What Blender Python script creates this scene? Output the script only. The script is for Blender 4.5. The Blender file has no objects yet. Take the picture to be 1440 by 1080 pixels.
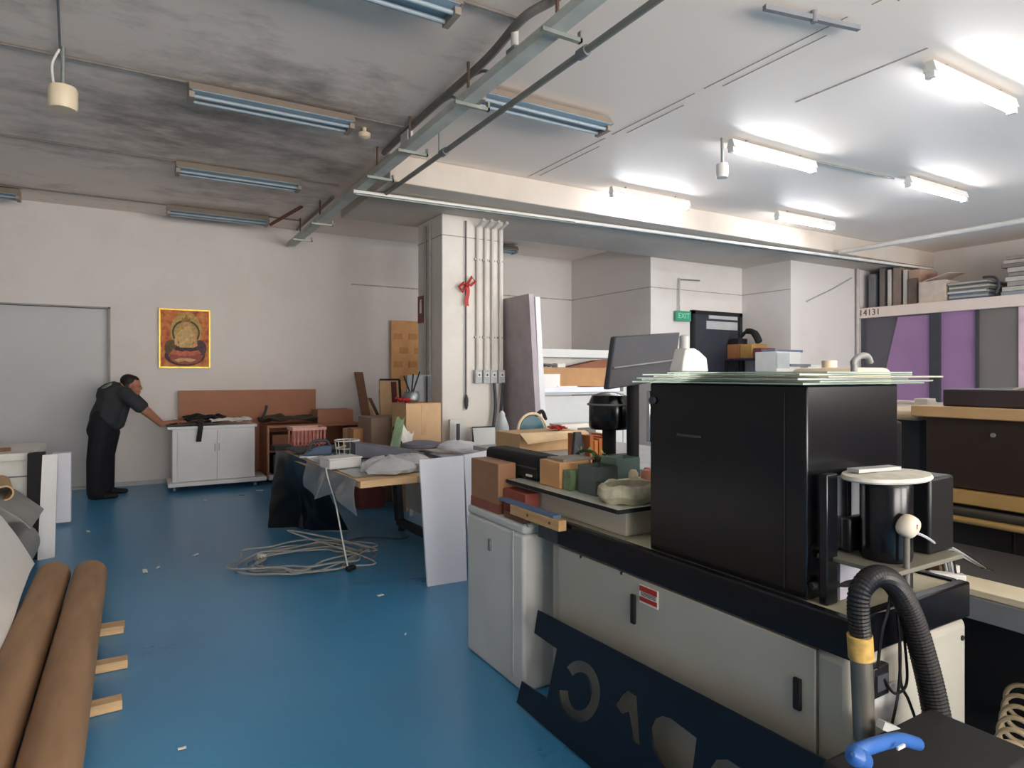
import bpy, bmesh, math, random
from mathutils import Vector, Matrix, Euler, noise
random.seed(7)
C = bpy.context.scene.collection
PI = math.pi
# ---------------------------------------------------------------- survey of the place
F = 904.0; H = 1.5; V0 = 527.0; TH = math.atan(534 / 904.0)
SN, CS = math.sin(TH), math.cos(TH)
def Z(u, v, h):
    d = F * (H - h) / (v - V0); r = (u - 720) / F
    return Vector((d * (SN + CS * r), d * (CS - SN * r), h))
def Y(u, v, y):
    r = (u - 720) / F; d = y / (CS - SN * r)
    return Vector((d * (SN + CS * r), y, H - d * (v - V0) / F))
def X(u, v, x):
    r = (u - 720) / F; d = x / (SN + CS * r)
    return Vector((x, d * (CS - SN * r), H - d * (v - V0) / F))

# ---------------------------------------------------------------- materials
def lin(c):
    c /= 255.0
    return c / 12.92 if c <= .04045 else ((c + .055) / 1.055) ** 2.4
def rgb(c): return (lin(c[0]), lin(c[1]), lin(c[2]), 1)
MATS = {}
def M(name, col, rough=.6, metal=0, var=.12, scale=6, stretch=(1, 1, 1), bump=0, trans=0, alpha=1, emit=0, coat=0, col2=None, ior=1.45):
    if name in MATS: return MATS[name]
    m = bpy.data.materials.new(name); m.use_nodes = True
    nt = m.node_tree; b = nt.nodes['Principled BSDF']
    b.inputs['Roughness'].default_value = rough; b.inputs['Metallic'].default_value = metal
    b.inputs['Transmission Weight'].default_value = trans; b.inputs['Alpha'].default_value = alpha
    b.inputs['Coat Weight'].default_value = coat; b.inputs['IOR'].default_value = ior
    base = rgb(col)
    b.inputs['Base Color'].default_value = base
    if var > 0 or bump > 0 or col2:
        tc = nt.nodes.new('ShaderNodeTexCoord'); mp = nt.nodes.new('ShaderNodeMapping')
        mp.inputs['Scale'].default_value = stretch
        nz = nt.nodes.new('ShaderNodeTexNoise'); nz.inputs['Scale'].default_value = scale; nz.inputs['Detail'].default_value = 5
        nt.links.new(tc.outputs['Object'], mp.inputs['Vector']); nt.links.new(mp.outputs['Vector'], nz.inputs['Vector'])
        rp = nt.nodes.new('ShaderNodeValToRGB')
        rp.color_ramp.elements[0].position = .3; rp.color_ramp.elements[1].position = .7
        c2 = rgb(col2) if col2 else tuple(min(1, x * (1 + var)) for x in base[:3]) + (1,)
        rp.color_ramp.elements[0].color = tuple(x * (1 - var) for x in base[:3]) + (1,)
        rp.color_ramp.elements[1].color = c2
        nt.links.new(nz.outputs['Fac'], rp.inputs['Fac']); nt.links.new(rp.outputs['Color'], b.inputs['Base Color'])
        if bump > 0:
            bp = nt.nodes.new('ShaderNodeBump'); bp.inputs['Strength'].default_value = bump; bp.inputs['Distance'].default_value = .02
            nt.links.new(nz.outputs['Fac'], bp.inputs['Height']); nt.links.new(bp.outputs['Normal'], b.inputs['Normal'])
    if emit:
        b.inputs['Emission Color'].default_value = base; b.inputs['Emission Strength'].default_value = emit
    MATS[name] = m
    return m

WHITE = M('white_laminate', (226, 226, 226), .45, var=.04, scale=3)
OFFW = M('offwhite_laminate', (222, 220, 212), .5, var=.06, scale=3)
PANELW = M('white_foam_sheet', (238, 240, 250), .55, var=.03, scale=2)
GREYW = M('grey_white_metal', (206, 207, 203), .45, var=.06, scale=3)
MACHW = M('machine_cream_paint', (172, 169, 157), .42, var=.06, scale=2.5)
BLACK = M('black_satin', (24, 24, 27), .38, var=.2, scale=4)
BLACKG = M('black_gloss_panel', (17, 18, 23), .22, var=.15, scale=2)
BLACKM = M('black_matte', (26, 26, 28), .75, var=.2, scale=8)
NAVY = M('dark_navy_acrylic', (14, 19, 34), .3, var=.1)
DGREY = M('dark_grey_plastic', (62, 64, 70), .5, var=.12)
MGREY = M('mid_grey_plastic', (120, 122, 126), .55, var=.1)
LGREY = M('light_grey_paint', (178, 180, 180), .5, var=.08)
GALV = M('galvanised_steel', (150, 156, 150), .42, .65, var=.15, scale=10)
CHROME = M('steel_polished', (200, 200, 200), .2, 1, var=.05)
PIPEW = M('pipe_white_paint', (205, 200, 194), .5, var=.08)
CARD = M('kraft_cardboard', (186, 142, 100), .85, var=.1, scale=5)
CARDR = M('red_brown_cardboard', (150, 100, 76), .85, var=.1, scale=5)
CARDT = M('tan_cardboard', (206, 172, 132), .85, var=.08, scale=5)
KRAFTTUBE = M('kraft_tube_paper', (158, 124, 93), .7, var=.14, scale=5, stretch=(3, .5, 3))
BROWNB = M('brown_hardboard', (170, 118, 92), .7, var=.06, scale=3)
WOOD = M('pale_timber', (200, 160, 112), .6, var=.16, scale=5, stretch=(8, 1, 8))
WOODX = M('pale_timber_crosswise', (206, 172, 128), .6, var=.14, scale=5, stretch=(1, 8, 8))
WOODD = M('dark_timber', (116, 78, 56), .6, var=.2, scale=5, stretch=(6, 6, 1))
TANBAR = M('tan_bar_paint', (178, 146, 92), .5, var=.08)
DUST = M('dusty_steel_bed', (176, 170, 146), .7, var=.16, scale=9)
RED = M('red_paint', (178, 44, 40), .5, var=.1)
REDC = M('red_crate_plastic', (176, 110, 98), .6, var=.12)
ORANGE = M('orange_card', (206, 128, 62), .6, var=.25, scale=14, stretch=(6, 6, .6))
BLUE = M('blue_plastic', (58, 104, 176), .35, var=.1)
BLUED = M('blue_grey_card', (96, 116, 150), .6, var=.15)
GREEN = M('green_sign', (60, 150, 118), .45, var=.08)
GREENP = M('green_acrylic', (160, 190, 150), .25, trans=.6, var=.2, scale=20)
GLASSG = M('green_edge_glass', (206, 232, 216), .08, trans=.75, var=0, ior=1.45)
CLEARP = M('clear_crumpled_plastic', (232, 234, 238), .22, trans=.45, var=.05, scale=14, bump=.25)
SMOKEP = M('smoked_acrylic', (120, 136, 136), .2, trans=.6, var=.1)
BLACKP = M('black_plastic_film', (15, 17, 20), .25, var=.2, scale=4, bump=.3)
YELLOWM = M('yellow_mesh', (208, 202, 174), .7, var=.2, scale=40, trans=.3)
CREAMP = M('cream_plastic', (232, 214, 184), .4, var=.05)
WHITEP = M('white_plastic', (216, 215, 210), .35, var=.03)
GREYV = M('grey_vinyl', (146, 148, 146), .5, var=.1)
WHITEV = M('white_vinyl', (246, 244, 238), .45, var=.03)
PURPLE = M('purple_film', (160, 122, 164), .35, var=.08, scale=1.5, coat=.2)
PURPLED = M('purple_banner_vinyl', (104, 60, 84), .45, var=.1)
DARKGLASS = M('dark_tinted_glass', (92, 90, 98), .15, var=.08, scale=1)
GREYBLIND = M('grey_blind_fabric', (122, 115, 110), .6, var=.06, scale=2)
BEIGEH = M('beige_hose', (214, 190, 152), .45, var=.08)
BRASS = M('yellow_tape', (206, 168, 92), .55, var=.3, scale=40)
PAPER = M('paper_white', (234, 232, 226), .8, var=.05)
INK = M('ink_grey', (70, 68, 70), .7, var=0)
SKIN = M('skin', (172, 118, 92), .55, var=.08)
HAIR = M('hair_black', (22, 20, 20), .6, var=.2, scale=30)
SHIRT = M('shirt_charcoal', (50, 52, 56), .85, var=.12, scale=9, bump=.15)
TROUSER = M('trousers_black', (20, 20, 28), .85, var=.15, scale=8)
SHIRTP = M('shirt_print_grey', (134, 136, 136), .85, var=.1)
GOLD = M('gilded_frame', (216, 176, 78), .35, .5, var=.15, scale=20)
TUBEON = M('tube_glow', (246, 249, 255), .4, var=0, emit=58)
DIFF = M('bluish_diffuser', (150, 172, 186), .4, var=.05)
FIXT = M('fixture_tan_enamel', (150, 138, 126), .5, var=.08)
FIXW = M('fixture_white_enamel', (214, 214, 210), .45, var=.05)
DAY = M('window_daylight', (255, 247, 238), .4, var=0, emit=1.0)

def wall_mat(name, col, dirt, amount):
    m = bpy.data.materials.new(name); m.use_nodes = True; nt = m.node_tree; b = nt.nodes['Principled BSDF']
    b.inputs['Roughness'].default_value = .75
    tc = nt.nodes.new('ShaderNodeTexCoord')
    n1 = nt.nodes.new('ShaderNodeTexNoise'); n1.inputs['Scale'].default_value = .9; n1.inputs['Detail'].default_value = 8; n1.inputs['Roughness'].default_value = .65
    nt.links.new(tc.outputs['Object'], n1.inputs['Vector'])
    r1 = nt.nodes.new('ShaderNodeValToRGB'); r1.color_ramp.elements[0].position = .48; r1.color_ramp.elements[1].position = .78
    r1.color_ramp.elements[0].color = (0, 0, 0, 1); r1.color_ramp.elements[1].color = (amount,) * 3 + (1,)
    nt.links.new(n1.outputs['Fac'], r1.inputs['Fac'])
    mx = nt.nodes.new('ShaderNodeMix'); mx.data_type = 'RGBA'
    mx.inputs['A'].default_value = rgb(col); mx.inputs['B'].default_value = rgb(dirt)
    nt.links.new(r1.outputs['Color'], mx.inputs['Factor']); nt.links.new(mx.outputs['Result'], b.inputs['Base Color'])
    return m
WALL = wall_mat('painted_wall', (219, 213, 209), (186, 172, 156), .35)
WALLP = wall_mat('painted_pillar', (226, 221, 213), (176, 160, 140), .5)

def ceiling_mat():
    m = bpy.data.materials.new('stained_ceiling'); m.use_nodes = True; nt = m.node_tree; b = nt.nodes['Principled BSDF']
    N = nt.nodes.new; L = nt.links.new
    b.inputs['Roughness'].default_value = .55
    tc = N('ShaderNodeTexCoord'); sx = N('ShaderNodeSeparateXYZ'); L(tc.outputs['Object'], sx.inputs[0])
    mp = N('ShaderNodeMapping'); mp.inputs['Scale'].default_value = (1.0, 1.7, 1); L(tc.outputs['Object'], mp.inputs['Vector'])
    big = N('ShaderNodeTexNoise'); big.inputs['Scale'].default_value = .55; big.inputs['Detail'].default_value = 3; L(mp.outputs[0], big.inputs['Vector'])
    fine = N('ShaderNodeTexNoise'); fine.inputs['Scale'].default_value = 2.6; fine.inputs['Detail'].default_value = 9; fine.inputs['Roughness'].default_value = .7; L(mp.outputs[0], fine.inputs['Vector'])
    ml = N('ShaderNodeMath'); ml.operation = 'MULTIPLY'; L(big.outputs['Fac'], ml.inputs[0]); L(fine.outputs['Fac'], ml.inputs[1])
    # mildew patch: strongest around (1.0, 7) metres, on the bay west of the cable tray
    vd = N('ShaderNodeVectorMath'); vd.operation = 'DISTANCE'; vd.inputs[1].default_value = (1.1 - 3.2, 6.5 - 2.65, 0); L(tc.outputs['Object'], vd.inputs[0])
    mr = N('ShaderNodeMapRange'); mr.inputs['From Min'].default_value = .3; mr.inputs['From Max'].default_value = 3.6; mr.inputs['To Min'].default_value = .14; mr.inputs['To Max'].default_value = -.06
    L(vd.outputs['Value'], mr.inputs['Value'])
    ad = N('ShaderNodeMath'); ad.operation = 'ADD'; L(ml.outputs[0], ad.inputs[0]); L(mr.outputs[0], ad.inputs[1])
    rp = N('ShaderNodeValToRGB'); rp.color_ramp.elements[0].position = .25; rp.color_ramp.elements[1].position = .46
    rp.color_ramp.elements[0].color = (0, 0, 0, 1); rp.color_ramp.elements[1].color = (.72, .72, .72, 1); L(ad.outputs[0], rp.inputs['Fac'])
    side = N('ShaderNodeMapRange'); side.inputs['From Min'].default_value = 2.05 - 3.2; side.inputs['From Max'].default_value = 2.15 - 3.2; side.inputs['To Min'].default_value = 1; side.inputs['To Max'].default_value = 0.0
    L(sx.outputs['X'], side.inputs['Value'])
    mm = N('ShaderNodeMath'); mm.operation = 'MULTIPLY'; L(rp.outputs['Color'], mm.inputs[0]); L(side.outputs[0], mm.inputs[1])
    mx = N('ShaderNodeMix'); mx.data_type = 'RGBA'; mx.inputs['A'].default_value = rgb((244, 230, 218)); mx.inputs['B'].default_value = rgb((112, 102, 96))
    L(mm.outputs[0], mx.inputs['Factor']); L(mx.outputs['Result'], b.inputs['Base Color'])
    return m
CEIL = ceiling_mat()

def floor_mat():
    m = bpy.data.materials.new('blue_epoxy'); m.use_nodes = True; nt = m.node_tree; b = nt.nodes['Principled BSDF']
    N = nt.nodes.new; L = nt.links.new
    tc = N('ShaderNodeTexCoord')
    n = N('ShaderNodeTexNoise'); n.inputs['Scale'].default_value = .8; n.inputs['Detail'].default_value = 7; L(tc.outputs['Object'], n.inputs['Vector'])
    rp = N('ShaderNodeValToRGB'); rp.color_ramp.elements[0].position = .3; rp.color_ramp.elements[1].position = .72
    rp.color_ramp.elements[0].color = rgb((58, 128, 174)); rp.color_ramp.elements[1].color = rgb((78, 150, 192)); L(n.outputs['Fac'], rp.inputs['Fac'])
    w = N('ShaderNodeTexNoise'); w.inputs['Scale'].default_value = 5; w.inputs['Detail'].default_value = 10; w.inputs['Roughness'].default_value = .75; L(tc.outputs['Object'], w.inputs['Vector'])
    wr = N('ShaderNodeValToRGB'); wr.color_ramp.elements[0].position = .62; wr.color_ramp.elements[1].position = .8
    wr.color_ramp.elements[0].color = (0, 0, 0, 1); wr.color_ramp.elements[1].color = (.35, .35, .35, 1); L(w.outputs['Fac'], wr.inputs['Fac'])
    mx = N('ShaderNodeMix'); mx.data_type = 'RGBA'; mx.inputs['B'].default_value = rgb((150, 176, 192)); L(rp.outputs['Color'], mx.inputs['A']); L(wr.outputs['Color'], mx.inputs['Factor'])
    L(mx.outputs['Result'], b.inputs['Base Color'])
    rr = N('ShaderNodeMapRange'); rr.inputs['To Min'].default_value = .2; rr.inputs['To Max'].default_value = .42; L(n.outputs['Fac'], rr.inputs['Value']); L(rr.outputs[0], b.inputs['Roughness'])
    return m
FLOOR = floor_mat()

def painting_mat():
    m = bpy.data.materials.new('painted_canvas'); m.use_nodes = True; nt = m.node_tree; b = nt.nodes['Principled BSDF']
    N = nt.nodes.new; L = nt.links.new
    tc = N('ShaderNodeTexCoord')
    n = N('ShaderNodeTexNoise'); n.inputs['Scale'].default_value = 12; n.inputs['Detail'].default_value = 6; L(tc.outputs['Object'], n.inputs['Vector'])
    rp = N('ShaderNodeValToRGB'); e = rp.color_ramp.elements
    e[0].position = .3; e[0].color = rgb((128, 62, 36)); e[1].position = .7; e[1].color = rgb((196, 156, 66))
    k = e.new(.45); k.color = rgb((196, 96, 44)); k = e.new(.57); k.color = rgb((206, 124, 60))
    L(n.outputs['Fac'], rp.inputs['Fac']); L(rp.outputs['Color'], b.inputs['Base Color']); b.inputs['Roughness'].default_value = .6
    return m
CANVAS = painting_mat()

# ---------------------------------------------------------------- building helpers
def root_of(o):
    while o.parent: o = o.parent
    return o
class MB:
    def __init__(s, mat=None): s.bm = bmesh.new(); s.T = mat or Matrix()
    def _v(s, pts): return [s.bm.verts.new(s.T @ Vector(p)) for p in pts]
    def hexa(s, p):
        v = s._v(p)
        for f in ((3, 2, 1, 0), (4, 5, 6, 7), (0, 1, 5, 4), (1, 2, 6, 5), (2, 3, 7, 6), (3, 0, 4, 7)): s.bm.faces.new([v[i] for i in f])
        return s
    def box(s, x0, x1, y0, y1, z0, z1):
        return s.hexa([(x0, y0, z0), (x1, y0, z0), (x1, y1, z0), (x0, y1, z0), (x0, y0, z1), (x1, y0, z1), (x1, y1, z1), (x0, y1, z1)])
    def obox(s, c, size, rot=(0, 0, 0)):
        R = Matrix.Translation(c) @ Euler(rot).to_matrix().to_4x4(); a, b, d = size[0] / 2, size[1] / 2, size[2] / 2
        return s.hexa([R @ Vector(q) for q in ((-a, -b, -d), (a, -b, -d), (a, b, -d), (-a, b, -d), (-a, -b, d), (a, -b, d), (a, b, d), (-a, b, d))])
    def bar(s, p0, p1, w, h, up=(0, 0, 1)):
        p0, p1 = Vector(p0), Vector(p1); d = (p1 - p0).normalized(); up = Vector(up)
        a = d.cross(up)
        if a.length < .01: a = d.cross(Vector((1, 0, 0)))
        a.normalize(); b = a.cross(d).normalized(); a *= w / 2; b *= h / 2
        return s.hexa([p0 - a - b, p0 + a - b, p1 + a - b, p1 - a - b, p0 - a + b, p0 + a + b, p1 + a + b, p1 - a + b])
    def rings(s, rings, closed=False, cap=True):
        vs = [s._v(r) for r in rings]; n = len(vs[0])
        for i in range(len(vs) - (0 if closed else 1)):
            a, b = vs[i], vs[(i + 1) % len(vs)]
            for k in range(n): s.bm.faces.new((a[k], a[(k + 1) % n], b[(k + 1) % n], b[k]))
        if cap and not closed:
            s.bm.faces.new(vs[0][::-1]); s.bm.faces.new(vs[-1])
        return s
    def tube(s, pts, r, n=8, closed=False):
        pts = [Vector(p) for p in pts]; m = len(pts); rs = r if isinstance(r, (list, tuple)) else [r] * m
        out = []; prev = None
        for i, p in enumerate(pts):
            if closed: d = pts[(i + 1) % m] - pts[i - 1]
            else: d = pts[min(i + 1, m - 1)] - pts[max(i - 1, 0)]
            if d.length < 1e-9: d = Vector((0, 0, 1))
            d.normalize()
            if prev is None:
                a = d.cross(Vector((0, 0, 1)))
                if a.length < .05: a = d.cross(Vector((1, 0, 0)))
            else: a = prev - d * prev.dot(d)
            a.normalize(); prev = a.copy(); b = d.cross(a)
            out.append([p + (a * math.cos(2 * PI * k / n) + b * math.sin(2 * PI * k / n)) * rs[i] for k in range(n)])
        return s.rings(out, closed)
    def cyl(s, p0, p1, r0, r1=None, n=20):
        return s.tube([p0, p1], [r0, r0 if r1 is None else r1], n)
    def pipe(s, p0, p1, ro, ri, n=28):
        p0, p1 = Vector(p0), Vector(p1); d = (p1 - p0).normalized(); a = d.cross(Vector((0, 0, 1)))
        if a.length < .05: a = d.cross(Vector((1, 0, 0)))
        a.normalize(); b = d.cross(a)
        ring = lambda c, r: [c + (a * math.cos(2 * PI * k / n) + b * math.sin(2 * PI * k / n)) * r for k in range(n)]
        return s.rings([ring(p0, ro), ring(p1, ro), ring(p1, ri), ring(p0, ri)], closed=True)
    def lathe(s, prof, c=(0, 0, 0), n=24, axis=(0, 0, 1), sx=1, sy=1):
        q = Vector((0, 0, 1)).rotation_difference(Vector(axis)).to_matrix(); c = Vector(c)
        return s.rings([[c + q @ Vector((r * sx * math.cos(2 * PI * k / n), r * sy * math.sin(2 * PI * k / n), z)) for k in range(n)] for r, z in prof])
    def sheet(s, fn, nu, nv, t=.003):
        P = [[Vector(fn(i / nu, j / nv)) for j in range(nv + 1)] for i in range(nu + 1)]
        N = [[None] * (nv + 1) for _ in range(nu + 1)]
        for i in range(nu + 1):
            for j in range(nv + 1):
                a = P[min(i + 1, nu)][j] - P[max(i - 1, 0)][j]; b = P[i][min(j + 1, nv)] - P[i][max(j - 1, 0)]
                nn = a.cross(b); N[i][j] = nn.normalized() if nn.length > 1e-9 else Vector((0, 0, 1))
        A = [s._v(r) for r in P]; B = [s._v([P[i][j] - N[i][j] * t for j in range(nv + 1)]) for i in range(nu + 1)]
        f = s.bm.faces.new
        for i in range(nu):
            for j in range(nv):
                f((A[i][j], A[i + 1][j], A[i + 1][j + 1], A[i][j + 1])); f((B[i][j + 1], B[i + 1][j + 1], B[i + 1][j], B[i][j]))
        for i in range(nu):
            f((A[i + 1][0], A[i][0], B[i][0], B[i + 1][0])); f((A[i][nv], A[i + 1][nv], B[i + 1][nv], B[i][nv]))
        for j in range(nv):
            f((A[0][j], A[0][j + 1], B[0][j + 1], B[0][j])); f((A[nu][j + 1], A[nu][j], B[nu][j], B[nu][j + 1]))
        return s
    def prism(s, pts, depth):
        """closed outline of 3-D points pushed along the vector depth"""
        a = [Vector(p) for p in pts]; b = [p + Vector(depth) for p in a]
        return s.rings([a, b])
    def build(s, name, mat, parent=None, bev=0, seg=2, flat=False):
        bmesh.ops.recalc_face_normals(s.bm, faces=s.bm.faces[:])
        off = Vector()
        if parent: off = root_of(parent).location
        else:
            vs = [v.co for v in s.bm.verts]
            off = Vector(((min(v.x for v in vs) + max(v.x for v in vs)) / 2, (min(v.y for v in vs) + max(v.y for v in vs)) / 2, min(v.z for v in vs)))
        for v in s.bm.verts: v.co -= off
        me = bpy.data.meshes.new(name); s.bm.to_mesh(me); s.bm.free()
        if not flat:
            me.polygons.foreach_set('use_smooth', [True] * len(me.polygons)); me.set_sharp_from_angle(angle=math.radians(38))
        me.materials.append(mat)
        o = bpy.data.objects.new(name, me); C.objects.link(o)
        if parent: o.parent = parent
        else: o.location = off
        if bev:
            md = o.modifiers.new('edge', 'BEVEL'); md.width = bev; md.segments = seg; md.limit_method = 'ANGLE'; md.angle_limit = math.radians(40)
        return o
def tag(o, label, cat, group=None):
    o['label'] = label; o['category'] = cat
    if group: o['group'] = group
    return o
def stuff(o, label=None):
    o['kind'] = 'stuff'
    if label: o['label'] = label
    return o
def thing(name, label, cat, loc, group=None):
    o = bpy.data.objects.new(name, None); C.objects.link(o); o.location = loc; o.empty_display_size = .1
    return tag(o, label, cat, group)
def struct(o):
    o['kind'] = 'structure'; return o
def copy_tree(o, parent=None):
    c = o.copy(); C.objects.link(c); c.parent = parent
    for ch in list(o.children): copy_tree(ch, c)
    return c
def dup(o, loc, label, group=None):
    c = copy_tree(o); c.location = loc; c['label'] = label
    if group: c['group'] = group
    return c
def flat_shape(name, outline, holes, thick, frame, mat, parent=None):
    """extruded 2-D outline with holes; frame maps (x, y, 0) to the world"""
    cu = bpy.data.curves.new(name, 'CURVE'); cu.dimensions = '2D'; cu.fill_mode = 'BOTH'; cu.extrude = thick / 2
    for poly in [outline] + holes:
        sp = cu.splines.new('POLY'); sp.points.add(len(poly) - 1); sp.use_cyclic_u = True
        for i, p in enumerate(poly): sp.points[i].co = (p[0], p[1], 0, 1)
    o = bpy.data.objects.new('tmp', cu); C.objects.link(o)
    me = bpy.data.meshes.new_from_object(o.evaluated_get(bpy.context.evaluated_depsgraph_get()))
    bpy.data.objects.remove(o); bpy.data.curves.remove(cu)
    me.transform(frame); me.name = name
    b = MB(); b.bm.from_mesh(me); bpy.data.meshes.remove(me)
    bmesh.ops.remove_doubles(b.bm, verts=b.bm.verts[:], dist=1e-5)
    return b.build(name, mat, parent, flat=True)
def text_mesh(name, body, size, frame, mat, parent, thick=.004):
    cu = bpy.data.curves.new(name, 'FONT'); cu.body = body; cu.size = size; cu.extrude = thick / 2; cu.align_x = 'CENTER'; cu.align_y = 'CENTER'
    o = bpy.data.objects.new('tmp', cu); C.objects.link(o)
    me = bpy.data.meshes.new_from_object(o.evaluated_get(bpy.context.evaluated_depsgraph_get()))
    bpy.data.objects.remove(o); bpy.data.curves.remove(cu)
    me.transform(frame); b = MB(); b.bm.from_mesh(me); bpy.data.meshes.remove(me)
    return b.build(name, mat, parent, flat=True)
def frame_of(o, ex, ey):
    ex = Vector(ex).normalized(); ey = Vector(ey).normalized(); ez = ex.cross(ey)
    m = Matrix((ex, ey, ez)).transposed().to_4x4(); m.translation = Vector(o); return m
def curve_pts(ctrl, n=8):
    """smooth path through the points"""
    P = [Vector(p) for p in ctrl]; out = []
    for i in range(len(P) - 1):
        p0, p1, p2, p3 = P[max(i - 1, 0)], P[i], P[i + 1], P[min(i + 2, len(P) - 1)]
        for k in range(n):
            t = k / n
            out.append(.5 * ((2 * p1) + (p2 - p0) * t + (2 * p0 - 5 * p1 + 4 * p2 - p3) * t * t + (3 * p1 - p0 - 3 * p2 + p3) * t ** 3))
    return out + [P[-1]]
def nz(x, y, z=0): return noise.noise(Vector((x, y, z)))
def one_box(name, x0, x1, y0, y1, z0, z1, mat, label, cat, group=None, bev=.004, parent=None):
    o = MB().box(x0, x1, y0, y1, z0, z1).build(name, mat, parent, bev)
    if label: tag(o, label, cat, group)
    return o

# ================================================================ THE SETTING
FAR = 10.1; CZ = 3.7
struct(MB().box(-6.2, 12.6, -5.2, 10.5, -.12, 0).build('floor', FLOOR))
struct(MB().box(-6.2, 12.6, -5.2, 10.5, CZ, CZ + .15).build('ceiling', CEIL))
w = MB()
w.box(-6.2, -1.95, FAR, FAR + .25, 0, CZ).box(-.25, 7.3, FAR, FAR + .25, 0, CZ).box(-1.95, -.25, FAR, FAR + .25, 2.38, CZ)
struct(w.build('wall_far', WALL))
d1 = struct(MB().box(-1.95, -.25, FAR + .09, FAR + .15, .03, 2.38).build('door_1', M('grey_door_paint', (196, 196, 196), .5, var=.04, scale=1)))
MB().box(-1.95, -.25, FAR + .0, FAR + .09, 0, .03).build('door_sill', LGREY, d1)
MB().box(-.275, -.25, FAR - .008, FAR + .09, 0, 2.4).box(-1.95, -.25, FAR - .008, FAR + .09, 2.38, 2.40).build('door_frame', M('door_frame_grey', (150, 146, 144), .6), d1)
struct(MB().prism([(7.3, 7.9, 0), (9.5, 7.9, 0), (9.5, 6.9, 0), (12.6, 6.9, 0), (12.6, 10.5, 0), (7.3, 10.5, 0)], (0, 0, CZ)).build('wall_alcove', WALL))
w = MB()
w.box(-6.2, -6, -5, 10.3, 0, CZ)
struct(w.build('wall_left', WALL))
w = MB()
w.box(-6.2, 12.6, -5.2, -5, 0, .9).box(-6.2, 12.6, -5.2, -5, 3.4, CZ)
WB = [(-.8, 2), (2.6, 5.8), (6.4, 10)]
xs = [-6.2] + [x for p in WB for x in p] + [12.6]
for a, b in zip(xs[::2], xs[1::2]): w.box(a, b, -5.2, -5, .9, 3.4)
struct(w.build('wall_back', WALL))
struct(MB().box(12.4, 12.6, -5, 6.9, 0, CZ).build('wall_right', WALL))
n = 2
def day_window(name, x0, x1, y0, y1, z0, z1, along):
    o = struct(MB().box(x0, x1, y0, y1, z0, z1).build(name, DAY))
    f = MB(); t = .05
    if along == 'x':
        for i in range(4):
            xx = x0 + (x1 - x0) * i / 3; f.box(xx - t / 2, xx + t / 2, y1, y1 + .06, z0, z1)
        f.box(x0, x1, y1, y1 + .06, z0, z0 + t).box(x0, x1, y1, y1 + .06, z1 - t, z1)
    else:
        for i in range(4):
            yy = y0 + (y1 - y0) * i / 3; f.box(x1, x1 + .06, yy - t / 2, yy + t / 2, z0, z1)
        f.box(x1, x1 + .06, y0, y1, z0, z0 + t).box(x1, x1 + .06, y0, y1, z1 - t, z1)
    f.build('window_frame', LGREY, o)
for a, b in WB: day_window('window_%d' % n, a, b, -5.14, -5.11, .9, 3.4, 'x'); n += 1
# cross beam and column
struct(MB().box(2.2, 12.4, 6.1, 7.85, 3.42, CZ).build('beam_cross', wall_mat('painted_beam', (206, 195, 183), (170, 152, 130), .5), bev=.01))
struct(MB().box(3.17, 4.01, 7.0, 7.75, 0, 3.42).build('pillar', WALLP, bev=.012))
# construction joints and casting seams
SEAM = M('seam_stain', (172, 158, 144), .8, var=.3, scale=14)
struct(MB().box(3.0, 7.3, FAR - .004, FAR, 2.93, 2.95).build('trim_1', SEAM))
struct(MB().box(7.296, 7.3, 7.9, FAR, 2.93, 2.945).build('trim_2', SEAM))
struct(MB().box(7.3, 9.5, 7.896, 7.9, 2.93, 2.943).build('trim_3', SEAM))
struct(MB().box(9.496, 9.5, 6.9, 7.9, 2.93, 2.943).build('trim_4', SEAM))
struct(MB().box(3.168, 4.012, 6.998, 7.752, 3.16, 3.172).build('trim_5', SEAM))
k = 6
for y0, y1 in ((1.1, 2.2), (2.35, 3.5), (3.6, 4.6), (4.7, 6.05)):
    struct(MB().box(3.78, 3.786, y0, y1, CZ - .004, CZ).build('trim_%d' % k, SEAM)); k += 1
    struct(MB().box(3.87, 3.876, y0 + .2, y1 - .1, CZ - .004, CZ).build('trim_%d' % k, SEAM)); k += 1
struct(MB().box(4.6, 4.615, 2.3, 3.3, CZ - .004, CZ).build('trim_%d' % k, SEAM)); k += 1
struct(MB().box(-.25, 7.3, FAR - .012, FAR, 0, .06).build('baseboard_far', LGREY))

# tinted office windows under the storage ledge
WX = 11.4
w = MB(); w.box(WX, WX + .12, -5, 6.9, 0, 1.05)
struct(w.build('wall_right_partition', WALL))
struct(MB().box(WX - .06, 12.4, -5, 6.88, 2.52, 2.7).build('ledge_beam', M('ledge_cream_paint', (232, 214, 202), .5, var=.03), bev=.006))
o = struct(MB().box(WX + .05, WX + .08, 5.55, 6.88, 1.05, 2.52).build('window_8', DARKGLASS))
MB().box(WX + .02, WX + .05, 5.66, 6.19, 1.05, 2.5).build('tinted_pane', PURPLE, o)
MB().prism([(WX + .022, 6.19, 1.05), (WX + .022, 6.52, 1.05), (WX + .022, 6.19, 2.5)], (.026, 0, 0)).build('tinted_pane', PURPLE, o)
MB().box(WX - .02, WX + .06, 5.50, 5.66, 1.05, 2.52).build('mullion', DGREY, o)
MB().box(WX - .02, WX + .09, 6.86, 6.9, 1.05, 2.52).build('window_frame', LGREY, o)
o = struct(MB().box(WX + .03, WX + .06, 4.97, 5.5, 1.05, 2.52).build('window_9', PURPLE))
MB().box(WX - .01, WX + .03, 4.95, 4.99, 1.05, 2.52).build('window_frame', DGREY, o)
o = struct(MB().box(WX + .03, WX + .06, 2.4, 4.97, 1.05, 2.52).build('window_10', GREYBLIND))
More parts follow.
